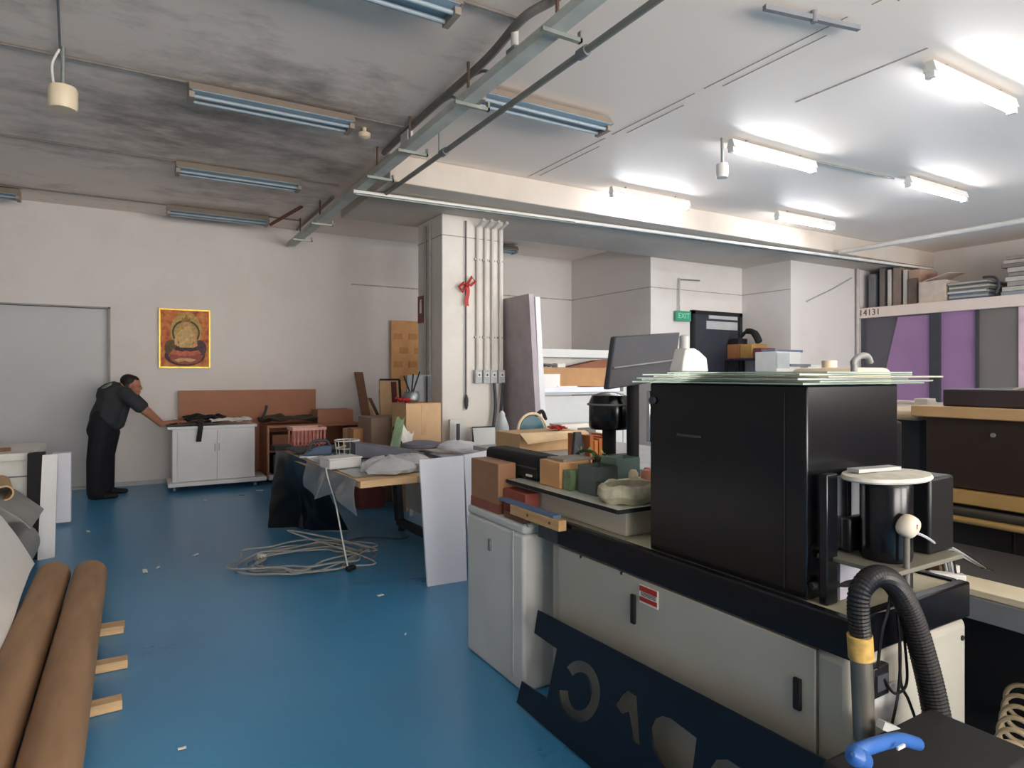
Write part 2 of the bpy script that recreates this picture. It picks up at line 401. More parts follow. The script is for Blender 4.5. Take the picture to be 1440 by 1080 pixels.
MB().box(WX - .0, WX + .05, 4.35, 4.42, 1.05, 2.52).build('mullion', M('pink_mullion', (222, 190, 200), .5), o)
fas = thing('unit_number_lettering', 'black stencilled unit number on the cream ledge beam above purple windows', 'lettering', (WX - .06, 6.5, 2.55))
text_mesh('numerals', '14131', .155, frame_of((WX - .062, 6.64, 2.61), (0, -1, 0), (0, 0, 1)), INK, fas)

# door in the back alcove
dr = struct(MB().box(8.24, 9.34, 7.84, 7.895, 0, 2.54).build('door_2', M('door_blue_black', (48, 52, 62), .45, var=.08)))
MB().box(8.19, 8.24, 7.82, 7.9, 0, 2.6).box(9.34, 9.42, 7.82, 7.9, 0, 2.6).box(8.19, 9.42, 7.82, 7.9, 2.54, 2.6).build('door_frame', BLACKM, dr)
MB().box(8.58, 9.3, 7.83, 7.845, 2.47, 2.53).build('vent_louvre', LGREY, dr)
MB().box(8.52, 9.3, 7.83, 7.845, 2.29, 2.43).build('vent_louvre', LGREY, dr)
MB().cyl((8.36, 7.84, 1.1), (8.36, 7.78, 1.1), .025).build('handle', CHROME, dr)
ex = thing('exit_sign', 'green illuminated exit sign hanging on a rod beside the black door', 'sign', (7.97, 7.86, 2.38))
MB().box(7.8, 8.14, 7.82, 7.87, 2.4, 2.57).build('sign_box', GREEN, ex, .006)
text_mesh('lettering', 'EXIT', .13, frame_of((7.97, 7.817, 2.485), (1, 0, 0), (0, 0, 1)), M('sign_pale_green', (150, 214, 186), .5), ex)
MB().cyl((7.9, 7.85, 2.57), (7.9, 7.85, 3.12), .012, n=8).cyl((7.9, 7.85, 3.1), (8.4, 7.88, 3.12), .012, n=8).build('hanger_rod', GALV, ex)

# ================================================================ CEILING SERVICES
def light_fitting(loc, label, lit, group):
    t = thing('fluorescent_light', label, 'ceiling light', loc, group)
    x, y, z = loc
    hw = .045 if lit else .13
    MB().prism([(x - .62, y - hw, z + .0), (x - .62, y - hw * .55, z + .075), (x - .62, y + hw * .55, z + .075), (x - .62, y + hw, z + .0)], (1.24, 0, 0)).build('housing', FIXW if lit else FIXT, t, .004)
    MB().box(x - .6, x + .6, y - hw + .008, y + hw - .008, z - .004, z + .002).build('reflector', FIXW if lit else DIFF, t)
    for dy in ((0,) if lit else (-.055, .055)):
        MB().cyl((x - .6, y + dy, z - .025), (x + .6, y + dy, z - .025), .018 if lit else .014, n=12).build('tube', TUBEON if lit else M('tube_off', (150, 164, 172), .3, var=.03), t)
    for sx in (-1, 1):
        MB().box(x + sx * .6 - .02, x + sx * .6 + .02, y - hw * .7, y + hw * .7, z - .045, z).build('end_cap', FIXW if lit else FIXT, t, .003)
    for sx in (-.4, .4): MB().cyl((x + sx, y, z + .07), (x + sx, y, CZ), .012, n=8).build('stem', FIXT, t)
    return t
LZ = 3.6
off = light_fitting((.98, 5.38, LZ), 'unlit twin tube light beside the hanging cream junction box, largest unlit one', False, 'unlit ceiling lights')
for loc, lab in (((1.0, 7.42, LZ), 'unlit twin tube light between the mildewed ceiling and the far wall, middle of three'),
                 ((1.0, 9.38, LZ), 'unlit twin tube light closest to the far wall above the deity painting'),
                 ((-1.76, 9.5, LZ), 'unlit tube light cut by the frame above the grey recessed door'),
                 ((1.0, 3.4, LZ), 'unlit tube light cut by the top edge of the photo near the cable tray'),
                 ((2.86, 4.33, LZ), 'unlit wide tube light with pale blue underside, beside the cable tray and pipe'),
                 ((5.0, 9.4, LZ), 'small unlit tube light showing behind the pillar')):
    dup(off, loc, lab)
on = light_fitting((5.37, 2.36, LZ), 'brightest lit tube light, largest glowing one, cut by the frame', True, 'lit ceiling lights')
for loc, lab in (((5.37, 4.08, LZ), 'lit tube light with the white hanging box just below its end'),
                 ((5.37, 5.8, LZ), 'lit tube light just before the white cross pipe, first one past the pillar'),
                 ((7.97, 5.55, LZ), 'lit tube light above the black door, between two other lit lights'),
                 ((7.92, 3.85, LZ), 'lit tube light above the storage ledge and purple windows')):
    dup(on, loc, lab)
def conduit(name, pts, r, mat, label, cat, group=None, n=8):
    return tag(MB().tube(pts, r, n).build(name, mat), label, cat, group)
for y, x1, lab in ((3.4, 2.05, 'ceiling conduit at the top edge feeding the cropped unlit light'), (5.38, 2.05, 'thin ceiling conduit running past the hanging cream junction box'),
                   (7.42, 2.05, 'thin ceiling conduit in line with the second unlit light'), (9.38, 2.05, 'thin ceiling conduit closest to the far wall')):
    conduit('ceiling_conduit', [(-5.9, y - .03, CZ - .02), (x1, y - .03, CZ - .02)], .011, M('conduit_grimy', (124, 116, 110), .6), lab, 'conduit', 'light conduits')
conduit('ceiling_conduit', [(5.95, 4.1, CZ - .015), (7.3, 4.0, CZ - .015)], .01, GALV, 'thin wire conduit between the two lit lights over the alcove', 'conduit')
conduit('ceiling_conduit', [(.15, 3.2, CZ - .012), (-.35, 4.2, CZ - .012), (-.42, 5.3, CZ - .012)], .007, MGREY, 'loose dark cable on the ceiling leading to the cream junction box', 'cable')
# the curving bundle along the tray line
pts = curve_pts([(2.1, .6, CZ - .03), (2.1, 2.6, CZ - .03), (2.1, 3.05, CZ - .03), (2.02, 3.3, CZ - .06), (2.08, 3.9, CZ - .05), (2.1, 5, CZ - .03), (2.12, 6.05, CZ - .03)])
conduit('cable_bundle', pts, .028, M('cable_bundle_grey', (120, 114, 110), .7), 'dark curving cable bundle clipped to the ceiling above the tray', 'cable')
conduit('cable_bundle', [(2.12, 7.9, CZ - .03), (2.12, 9.9, CZ - .03)], .02, MGREY, 'short dark cable run on the ceiling beyond the cross beam', 'cable')
tr = thing('cable_tray', 'long galvanised cable tray hung on rods across the ceiling', 'cable tray', (2.04, 5.5, 3.4))
m = MB(); m.prism([(1.985, .3, 3.47), (1.985, .3, 3.41), (2.085, .3, 3.41), (2.085, .3, 3.47), (2.077, .3, 3.47), (2.077, .3, 3.418), (1.993, .3, 3.418), (1.993, .3, 3.47)], (0, 9.6, 0))
m.build('trough', M('tray_steel', (186, 190, 182), .5, 0, var=.12), tr)
for yy in (1.9, 2.95, 4.05, 5.16, 6.0, 8.2, 9.3):
    MB().cyl((2.035, yy, 3.4), (2.035, yy, CZ if not 6.1 < yy < 7.85 else 3.42), .011, n=8).build('hanger_rod', M('rod_rust', (104, 84, 74), .6, .3), tr)
    MB().box(1.93, 2.2, yy - .015, yy + .015, 3.385, 3.408).box(2.185, 2.2, yy - .015, yy + .015, 3.385, 3.45).build('bracket', GALV, tr)
MB().cyl((2.04, 3.42, 3.45), (2.04, 3.42, CZ), .024, n=12).build('drop_conduit', PIPEW, tr)
MB().box(2.005, 2.075, 3.37, 3.47, 3.42, 3.52).build('junction_box', MGREY, tr, .004)
MB().box(2.08, 2.13, 5.32, 5.5, 3.47, 3.66).build('switch_box', WHITEP, tr, .005)
conduit('flexible_conduit', curve_pts([(2.1, 4.75, CZ - .04), (2.12, 4.5, 3.64), (2.12, 4.42, 3.56), (2.1, 4.5, 3.47)]), .012, GALV, 'thin looped conduit dropping into the tray, farther of two', 'conduit')
conduit('flexible_conduit', curve_pts([(2.1, 4.2, CZ - .04), (2.13, 4.0, 3.64), (2.13, 3.9, 3.56), (2.1, 3.98, 3.47)]), .012, GALV, 'thin looped conduit dropping into the tray, nearer of two', 'conduit')
conduit('rusty_bracket_arm', [(1.6, 9.1, 3.52), (1.9, 8.6, CZ - .01)], .022, M('rust_brown', (110, 72, 58), .7), 'short rust brown arm fixed near the far end of the tray', 'bracket')
sp = thing('sprinkler_pipe', 'grey sprinkler pipe with couplings running beside the cable tray', 'pipe', (2.28, 3.5, 3.37))
MB().tube([(2.29, .2, 3.4), (2.29, 6.55, 3.4)], .022, 12).build('pipe_run', M('pipe_dark_grey', (128, 130, 124), .5, .1), sp)
for yy in (1.4, 3.05, 5.02): MB().cyl((2.29, yy - .04, 3.4), (2.29, yy + .04, 3.4), .032, n=14).build('coupling', MGREY, sp)
for yy in (2.4, 5.12): MB().cyl((2.29, yy, 3.4), (2.29, yy, CZ), .008, n=8).build('hanger_rod', GALV, sp)
conduit('cross_pipe', [(1.95, 6.5, 3.38), (12.3, 6.05, 3.38)], .022, M('pipe_white_gloss', (226, 224, 220), .3), 'long white pipe running under the cross beam above the pillar', 'pipe', n=12)
conduit('cross_pipe', [(1.95, 6.42, 3.335), (4.6, 6.3, 3.335)], .013, GALV, 'thin grey pipe just below the white cross pipe at the pillar', 'pipe')
conduit('cross_pipe', [(2.2, 6.6, 3.385), (12.3, 6.2, 3.385)], .015, GALV, 'thin grey pipe just behind the white cross pipe', 'pipe')
conduit('side_pipe', [(9.45, -4.9, 3.4), (9.45, 6.0, 3.4)], .035, PIPEW, 'thick white pipe running above the stored sheets on the ledge', 'pipe', n=14)
def ceiling_box(loc, r, h, label, mat, loop):
    x, y, z = loc
    t = thing('hanging_junction_box', label, 'junction box', loc)
    MB().lathe([(r * .9, z), (r, z + .02), (r, z + h - .02), (r * .9, z + h)], (x, y, 0)).build('body', mat, t)
    MB().cyl((x, y, z + h), (x, y, CZ), .014, n=10).build('stem', GALV, t)
    if loop: MB().tube(curve_pts([(x - r * .6, y, z + h), (x - r * .7, y, z + h + .14), (x - .02, y, CZ - .02)]), .008).build('cable', WHITEP, t)
ceiling_box((-.4, 5.25, 3.28), .085, .15, 'cream drum junction box hanging near the largest unlit light', CREAMP, True)
ceiling_box((4.72, 4.15, 3.33), .055, .13, 'small white box hanging under the end of a lit light', WHITEP, False)
t = thing('smoke_detector', 'small cream smoke detector on the ceiling at the end of the unlit light', 'smoke detector', (1.78, 5.6, 3.58))
MB().lathe([(.02, 3.6), (.05, 3.615), (.055, 3.65), (.035, 3.66)], (1.78, 5.6, 0)).build('sensor_head', CREAMP, t)
MB().cyl((1.78, 5.6, 3.655), (1.78, 5.6, CZ), .018, n=10).build('stem', CREAMP, t)
t = thing('sprinkler_bracket', 'dark bracket on the ceiling at the top edge beyond the pipe', 'bracket', (3.55, 2.35, 3.64))
MB().bar((3.2, 2.5, 3.66), (3.9, 2.35, 3.66), .03, .03).build('arm', MGREY, t); MB().cyl((3.55, 2.42, 3.63), (3.55, 2.42, CZ), .02, n=10).build('stem', MGREY, t)

# ================================================================ PILLAR FITTINGS
PY = 7.0
for i, (x, lab) in enumerate(((3.63, 'first of four white conduits down the pillar to the switch boxes, beside the hanging cord'), (3.74, 'second of four white conduits down the pillar to the switch boxes'),
                              (3.84, 'third of four white conduits down the pillar to the switch boxes'), (3.95, 'fourth white conduit down the pillar, at its outer edge'))):
    t = thing('wall_conduit', lab, 'conduit', (x, PY - .02, 1.6), 'pillar conduits')
    MB().tube([(x, PY - .025, 1.56), (x, PY - .025, 3.3), (x, PY - .2, 3.36)], .021, 12).build('pipe_run', PIPEW, t)
    for zz in (1.95, 2.9): MB().box(x - .035, x + .035, PY - .03, PY, zz, zz + .02).build('saddle_clip', GALV, t)
    lab2 = ('grey switch box under the first white conduit', 'grey switch box under the second white conduit', 'grey switch box under the third white conduit', 'grey switch box at the outer edge of the pillar')[i]
    t = thing('switch_box', lab2, 'switch', (x, PY - .05, 1.4), 'pillar switch boxes')
    MB().box(x - .05, x + .045, PY - .07, PY, 1.395, 1.56).build('enclosure', LGREY, t, .005)
    MB().box(x - .03, x + .025, PY - .078, PY - .068, 1.47, 1.53).build('cover_plate', WHITEP, t, .003)
    MB().box(x - .01, x + .005, PY - .09, PY - .076, 1.485, 1.51).build('toggle', DGREY, t)
conduit('wall_conduit', [(3.17 - .02, 7.47, .9), (3.15, 7.47, 3.36)], .016, M('conduit_dull', (150, 148, 140), .5), 'thin grey conduit on the shaded pillar side, farther one', 'conduit')
conduit('wall_conduit', [(3.15, 7.32, .9), (3.15, 7.32, 3.36)], .016, MATS['conduit_dull'], 'thin grey conduit on the shaded pillar side, nearer one', 'conduit')
t = thing('pull_line', 'thin dark cord with a small weight hanging down the pillar front', 'cord', (3.47, 6.97, 1.05))
MB().tube([(3.47, 6.97, 1.2), (3.47, 6.97, 3.36)], .009, 8).build('line', DGREY, t)
MB().lathe([(.008, 1.08), (.022, 1.12), (.025, 1.2), (.01, 1.26)], (3.475, 6.965, 0), 12).build('weight', DGREY, t)
t = thing('red_ribbon', 'red ribbon bow tied to the cord on the pillar', 'ribbon', (3.45, 6.93, 2.4))
for a, b in (((3.36, 2.55), (3.47, 2.58)), ((3.58, 2.63), (3.47, 2.58))):
    m = (a[0] + b[0]) / 2
    MB().tube([(b[0], 6.94, b[1]), (m, 6.92, a[1] + .05), (a[0], 6.93, a[1]), (m, 6.95, a[1] - .05)], .018, 8, closed=True).build('loop', RED, t)
MB().sheet(lambda u, v: (3.45 + .05 * v + .01 * math.sin(6 * u), 6.94, 2.57 - .24 * u), 8, 2, .006).build('tail', RED, t)
MB().lathe([(.02, 2.555), (.035, 2.58), (.02, 2.605)], (3.47, 6.935, 0), 12).build('knot', RED, t)
t = thing('fire_sign', 'small dark red extinguisher sign on the shaded side of the pillar', 'sign', (3.165, 7.6, 2.17))
MB().box(3.155, 3.168, 7.53, 7.72, 2.16, 2.5).build('plate', M('sign_dark_red', (132, 44, 48), .5), t)
flat_shape('pictogram', [(-.03, -.08), (.03, -.08), (.03, .05), (.015, .075), (.04, .09), (-.01, .095), (-.03, .05)], [], .004, frame_of((3.153, 7.62, 2.36), (0, -1, 0), (0, 0, 1)), PAPER, t)
conduit('drain_hose', curve_pts([(3.84, 6.93, 1.4), (3.85, 6.92, 1.1), (3.8, 6.9, .7), (3.83, 6.9, .2)]), .02, DGREY, 'dark hose dropping below the pillar switch boxes, inner one', 'hose')
conduit('drain_hose', curve_pts([(3.97, 6.93, 1.4), (3.92, 6.9, 1.1), (3.88, 6.86, .7), (3.9, 6.85, .2)]), .02, DGREY, 'dark hose dropping below the outermost switch box', 'hose')

# ================================================================ FAR WALL, WEST
yw = FAR - .03
a = Y(223, 433, yw); b = Y(296, 518, yw)
px0, px1, pz0, pz1 = a.x, b.x, b.z, a.z; cx = (px0 + px1) / 2; pw = px1 - px0; ph = pz1 - pz0
t = thing('painting', 'gold framed orange painting of a seated deity on the far wall', 'painting', (cx, yw, pz0))
MB().box(px0 + .02, px1 - .02, yw - .004, yw + .03, pz0 + .02, pz1 - .02).build('canvas', CANVAS, t)
fr = MB(); e = .024
fr.box(px0, px0 + e, yw - .015, yw + .03, pz0, pz1).box(px1 - e, px1, yw - .015, yw + .03, pz0, pz1).box(px0 + e, px1 - e, yw - .015, yw + .03, pz0, pz0 + e).box(px0 + e, px1 - e, yw - .015, yw + .03, pz1 - e, pz1)
fr.build('frame', GOLD, t, .003)
def ell(cx_, cz_, rx, rz, n=28, a0=0, a1=2 * PI): return [(cx_ + rx * math.cos(a0 + (a1 - a0) * k / n), cz_ + rz * math.sin(a0 + (a1 - a0) * k / n)) for k in range(n)]
def paint(name, pts, col, lift, holes=[]):
    f = frame_of((cx, yw - .004 - lift, pz0), (1, 0, 0), (0, 0, 1))
    return flat_shape(name, [(x * pw, z * ph) for x, z in pts], [[(x * pw, z * ph) for x, z in h] for h in holes], .002, f, M('paint_' + name, col, .6, var=.3, scale=22), t)
paint('halo', ell(.02, .62, .30, .33), (186, 150, 84), .001)
paint('scarf', ell(.02, .60, .27, .22), (74, 66, 36), .003, [ell(.02, .60, .235, .185)])
paint('throne', ell(.0, .21, .39, .17), (66, 44, 44), .002)
paint('aura', ell(-.26, .34, .13, .14), (96, 74, 48), .003)
paint('shawl', ell(.29, .34, .13, .14), (82, 58, 62), .003)
paint('lotus', [(-.33, .22), (-.25, .12), (-.1, .07), (.05, .065), (.2, .08), (.3, .13), (.36, .22), (.2, .25), (0, .26), (-.2, .25)], (150, 78, 60), .004)
paint('petal', [(-.22, .14), (-.12, .1), (.0, .13), (.1, .1), (.22, .14), (.1, .17), (-.1, .17)], (206, 160, 110), .005)
paint('legs', [(-.3, .24), (-.1, .21), (.1, .21), (.32, .25), (.26, .31), (.1, .28), (.02, .3), (-.06, .28), (-.22, .32)], (196, 104, 78), .006)
paint('skirt', [(-.2, .3), (.22, .3), (.2, .36), (.02, .34), (-.18, .36)], (58, 36, 44), .007)
paint('body', [(-.1, .35), (.13, .35), (.16, .45), (.18, .58), (.1, .66), (-.06, .66), (-.15, .58), (-.12, .45)], (206, 172, 112), .008)
paint('arm', [(-.15, .58), (-.2, .5), (-.2, .4), (-.1, .36), (-.14, .44), (-.11, .54)], (214, 168, 116), .009)
paint('forearm', [(.18, .58), (.23, .5), (.24, .38), (.14, .34), (.17, .44), (.14, .54)], (206, 150, 104), .009)
paint('head', ell(.02, .72, .062, .075), (212, 160, 116), .010)
paint('crown', [(-.08, .78), (.12, .78), (.09, .86), (.06, .83), (.02, .92), (-.02, .83), (-.05, .86)], (150, 112, 52), .011)

# white cabinet with two doors on a wheeled plinth
CX0, CX1, CY0, CY1 = .44, 1.43, 9.25, 9.75
t = thing('white_cabinet', 'white two-door cabinet on a wheeled base below the deity painting', 'cabinet', (.95, 9.5, 0))
MB().box(CX0, CX1, CY0 + .02, CY1, .12, .8).build('carcass', WHITE, t, .004)
MB().box(CX0 - .06, CX1 + .02, CY0 - .03, CY1 + .02, .8, .835).build('worktop', WHITE, t, .004)
MB().box(CX0 - .05, CX1 + .14, CY0 - .06, CY1 + .03, .07, .12).build('plinth', WHITE, t, .004)
for i in (0, 1):
    x0 = CX0 + .06 + i * .465
    d = MB().box(x0, x0 + .455, CY0, CY0 + .02, .13, .77).build('door', WHITE, t, .002)
    hx = x0 + (.435 if i == 0 else .02)
    MB().box(hx - .006, hx + .006, CY0 - .012, CY0, .5, .6).build('handle', LGREY, d)
for x in (CX0 + .02, CX1 - .0):
    for y in (CY0 + .02, CY1 - .06): MB().cyl((x - .015, y, .035), (x + .015, y, .035), .035, n=14).build('caster', MGREY, t)
one_box('brown_board', .55, 2.42, 10.0, 10.02, .0, 1.28, BROWNB, 'long brown hardboard sheet leaning on the far wall behind the white cabinet', 'board', bev=.001)
# bench carrying the board beyond the cabinet
t = thing('brown_shelf_unit', 'low open brown shelf unit beside the white cabinet, cluttered on top', 'shelf unit', (2.2, 9.6, 0))
MB().box(1.62, 2.9, 9.3, 9.34, .1, .12).box(1.62, 2.9, 9.3, 9.95, .05, .1).build('bottom_board', WHITE, t, .003)
MB().box(1.6, 2.9, 9.32, 9.98, .76, .8).build('top_board', BROWNB, t, .003)
MB().box(1.6, 2.9, 9.95, 9.98, .1, .76).build('back_board', BROWNB, t)
for x in (1.6, 2.87): MB().box(x, x + .03, 9.34, 9.95, .1, .76).build('side_board', BROWNB, t)
MB().box(1.63, 2.87, 9.36, 9.95, .42, .45).build('shelf_board', WOODD, t)
one_box('storage_carton', 1.7, 2.2, 9.45, 9.9, .1, .38, DGREY, 'dark box inside the bottom of the brown shelf unit', 'box')
one_box('storage_carton', 1.68, 2.3, 9.4, 9.9, .45, .66, CARDR, 'brown carton on the middle board of the brown shelf unit', 'box')
one_box('storage_carton', 2.3, 2.82, 9.4, 9.8, .8, .99, BROWNB, 'red brown flat carton at the end of the brown shelf unit top', 'box')
# clutter on the cabinet and unit
def crumple(x0, x1, y0, y1, z, amp, t=.006, f=7, seed=0, n=22):
    return MB().sheet(lambda u, v: (x0 + (x1 - x0) * u + .03 * nz(9 * v, seed), y0 + (y1 - y0) * v + .03 * nz(9 * u, seed + 5), z + amp * (.5 + .6 * nz(f * u, f * v, seed)) ** 1 + .003), n, n, t)
tag(crumple(.38, .98, 9.24, 9.72, .845, .03, .01, 4, 1).build('work_mat', DGREY), 'thin dark grey mat lying under the hands of the man', 'mat')
tag(crumple(.9, 1.4, 9.3, 9.7, .86, .07, .008, 5, 2).build('paper_sheet', PAPER), 'crumpled pale paper sheets on top of the white cabinet', 'paper')
tag(crumple(1.55, 2.3, 9.36, 9.8, .815, .14, .02, 4, 3).build('dark_cloth', M('cloth_olive', (74, 66, 56), .9, var=.3)), 'dark olive cloth heap on the brown shelf unit', 'cloth')
tag(MB().tube(curve_pts([(1.55, 9.5, .86), (1.6, 9.5, .98), (1.62, 9.5, 1.07)]), .02).build('hand_tool', DGREY), 'small dark tool handle sticking up from the cloth heap', 'tool')
strap = MB().sheet(lambda u, v: (.74 + .06 * v - .06 * max(0, u - .45) + .0, 9.62 - .42 * min(1, u / .5) - (.01 if u > .5 else 0), (.93 - .045 * u / .5 if u < .5 else .885 - .5 * (u - .5))), 16, 3, .008)
tag(strap.build('black_strap', BLACKM), 'black strap hanging over the front of the white cabinet', 'strap')
tag(crumple(.6, 1.1, 9.5, 9.85, .875, .1, .012, 4, 7).build('dark_cloth', BLACKM), 'dark cloth lying on the cabinet against the brown board', 'cloth')

# ================================================================ THE MAN
def fuse(name, shapes, mat, parent, voxel=.009, smooth=4):
    """capsules (p0, r0, p1, r1) and blobs (c, (rx, ry, rz), rot) grown together into one skin"""
    b = MB()
    for s in shapes:
        if s[0] == 'c':
            _, p0, r0, p1, r1 = s; p0, p1 = Vector(p0), Vector(p1)
            bm2 = bmesh.new()
            for p, r in ((p0, r0), (p1, r1)): bmesh.ops.create_icosphere(bm2, subdivisions=2, radius=r, matrix=Matrix.Translation(p))
            r = bmesh.ops.convex_hull(bm2, input=bm2.verts[:])
            bmesh.ops.delete(bm2, geom=[g for g in set(r['geom_interior'] + r['geom_unused']) if isinstance(g, bmesh.types.BMVert)], context='VERTS')
        else:
            _, c, rad, rot = s; bm2 = bmesh.new()
            bmesh.ops.create_icosphere(bm2, subdivisions=3, radius=1, matrix=Matrix.Translation(c) @ Euler(rot).to_matrix().to_4x4() @ Matrix.Diagonal((*rad, 1)))
        me = bpy.data.meshes.new('t'); bm2.to_mesh(me); bm2.free(); b.bm.from_mesh(me); bpy.data.meshes.remove(me)
    me = bpy.data.meshes.new('t'); b.bm.to_mesh(me); b.bm.free()
    o = bpy.data.objects.new('t', me); C.objects.link(o)
    r = o.modifiers.new('r', 'REMESH'); r.mode = 'VOXEL'; r.voxel_size = voxel
    if smooth:
        q = o.modifiers.new('s', 'SMOOTH'); q.iterations = smooth; q.factor = .5
    me2 = bpy.data.meshes.new_from_object(o.evaluated_get(bpy.context.evaluated_depsgraph_get()))
    bpy.data.objects.remove(o); bpy.data.meshes.remove(me)
    bb = MB(); bb.bm.from_mesh(me2); bpy.data.meshes.remove(me2)
    return bb.build(name, mat, parent)
YR, YL, YM = 9.2, 9.52, 9.36
man = thing('person', 'man in charcoal shirt and black trousers bending over the white cabinet', 'person', (-.35, 9.35, 0))
pel = Y(143, 596, YM); wai = Y(146, 580, YM); che = Y(160, 556, YM); nek = Y(174, 546, YM); hea = Y(185, 541, YM)
shR = Y(176, 554, YR - .02); shL = Y(179, 553, YL + .02)
elR = Y(204, 579, YR); elL = Y(207, 577, YL); wrR = Y(226, 597, YR + .12); wrL = Y(229, 596, YL - .02)
haR = Vector((.4, 9.36, .885)); haL = Vector((.5, 9.5, .885))
hd = (hea - nek).normalized()
body = [('c', pel, .13, wai, .12), ('c', wai, .12, che, .15), ('c', che, .13, nek, .08), ('c', nek, .06, hea, .062),
        ('c', shR, .062, elR, .047), ('c', elR, .046, wrR, .03), ('c', shL, .062, elL, .047), ('c', elL, .046, wrL, .03), ('c', shR, .07, che, .1), ('c', shL, .07, che, .1)]
R_head = (0, .42, 0)
body += [('e', hea + Vector((.0, 0, .012)), (.098, .077, .105), R_head), ('e', hea + Vector((.035, 0, -.05)), (.062, .055, .068), R_head),
         ('e', hea + Vector((.1, 0, -.045)), (.022, .014, .024), R_head), ('e', hea + Vector((.085, 0, -.085)), (.02, .028, .012), R_head), ('e', hea + Vector((.062, 0, -.112)), (.028, .032, .02), R_head),
         ('e', hea + Vector((-.01, -.08, -.012)), (.022, .012, .034), R_head), ('e', hea + Vector((-.01, .08, -.012)), (.022, .012, .034), R_head), ('e', hea + Vector((.088, 0, -.01)), (.02, .055, .014), R_head)]
def hand(wr, ha, side):
    out = [('c', wr, .028, ha, .03)]
    d = (ha - wr); d.z = 0; d.normalize(); s = Vector((-d.y, d.x, 0))
    palm = ha + d * .05
    out += [('c', ha + s * .022, .018, palm + s * .026, .015), ('c', ha - s * .022, .018, palm - s * .026, .015), ('c', ha, .02, palm, .016)]
    for k, (o_, ln) in enumerate(((-.032, .062), (-.011, .075), (.011, .07), (.032, .052))):
        q = palm + s * o_; m_ = q + d * ln * .55 + Vector((0, 0, .006)); e_ = q + d * ln + s * o_ * .3 + Vector((0, 0, -.014))
        out += [('c', q, .0105, m_, .0095), ('c', m_, .0095, e_, .008)]
    th = ha + s * side * .035 + d * .01
    out += [('c', ha + s * side * .02, .014, th + d * .03 + s * side * .02, .011), ('c', th + d * .03 + s * side * .02, .011, th + d * .062 + s * side * .028 + Vector((0, 0, -.008)), .009)]
    return out
body += hand(wrR, haR, 1) + hand(wrL, haL, -1)
hipR = Y(139, 604, YR + .07); hipL = Y(146, 603, YL - .07)
knR = Y(135, 648, YR + .02); knL = Y(150, 642, YL); anR = Vector((-.37, YR, .1)); anL = Vector((-.27, YL, .1))
for hp, kn, an in ((hipR, knR, anR), (hipL, knL, anL)): body += [('c', hp, .1, kn, .06), ('c', kn, .058, an, .04)]
fuse('body', body, SKIN, man, .0085, 2)
for sgn in (-1, 1):
    ey = MB(); q = hea + Vector((.088, sgn * .032, -.022)); ey.lathe([(.001, -.01), (.01, -.004), (.01, .004), (.001, .01)], q, 10, (1, 0, 0)).build('eye', M('eye_dark', (30, 24, 22), .3, var=0), man)
hm = fuse('hair', [('e', hea + Vector((-.028, 0, .045)), (.1, .084, .088), R_head), ('e', hea + Vector((-.06, 0, -.01)), (.058, .078, .08), R_head), ('e', hea + Vector((.045, 0, .075)), (.05, .06, .03), (0, .7, 0)), ('c', hea + Vector((-.005, -.07, .01)), .018, hea + Vector((-.0, -.074, -.03)), .008), ('c', hea + Vector((-.005, .07, .01)), .018, hea + Vector((-.0, .074, -.03)), .008)], HAIR, man, .008, 3)
cuR = shR.lerp(elR, .74); cuL = shL.lerp(elL, .74)
hemf = wai.lerp(pel, .35) + Vector((.05, 0, -.02))
fuse('shirt', [('c', hemf, .155, che, .178), ('c', che + Vector((-.03, 0, 0)), .165, nek + Vector((-.06, 0, -.04)), .095), ('c', shR, .088, cuR, .075), ('c', shL, .088, cuL, .075), ('c', shR, .09, che, .14), ('c', shL, .09, che, .14),
               ('c', hemf + Vector((.0, -.06, 0)), .13, che + Vector((0, -.07, 0)), .15), ('c', hemf + Vector((.0, .06, 0)), .13, che + Vector((0, .07, 0)), .15), ('c', pel.lerp(wai, .55) + Vector((.0, 0, 0)), .15, che, .15), ('c', hemf + Vector((.09, 0, -.06)), .1, che + Vector((.07, 0, -.07)), .13)], SHIRT, man, .011, 4)
shirt = [o for o in man.children if o.name.startswith('shirt')][0]
dr0 = Vector((-.45, -.62, .64)).normalized(); mid = che.lerp(nek, .1)
hit, hp_, hn_, _ = shirt.ray_cast(mid + dr0 * .6 - man.location, -dr0)
hp_ = hp_ + man.location
MB().lathe([(.002, -.012), (.058, -.008), (.062, .006), (.002, .01)], hp_, 18, hn_).build('back_print', SHIRTP, man)
fuse('trousers', [('c', hipR + Vector((.01, 0, .05)), .125, hipL + Vector((.0, 0, .05)), .125), ('c', hipR, .135, wai + Vector((-.02, -.05, -.06)), .125), ('c', hipL, .13, wai + Vector((-.02, .05, -.06)), .125),
                  ('c', hipR + Vector((.02, 0, 0)), .125, knR, .105), ('c', knR, .105, Vector((-.37, YR, .1)), .108), ('c', hipL + Vector((.09, 0, -.05)), .09, knL, .09), ('c', hipL, .125, knL, .095), ('c', knL, .095, Vector((-.28, YL, .1)), .092)], TROUSER, man, .012, 4)
for an in (anR, anL):
    f = Vector((an.x, an.y, 0))
    fuse('shoe', [('c', f + Vector((-.05, 0, .045)), .045, f + Vector((.08, -.005, .04)), .042), ('c', f + Vector((.08, -.005, .035)), .04, f + Vector((.2, -.01, .03)), .03), ('c', f + Vector((0, 0, .05)), .05, f + Vector((.03, 0, .09)), .045)], BLACKM, man, .009, 2)

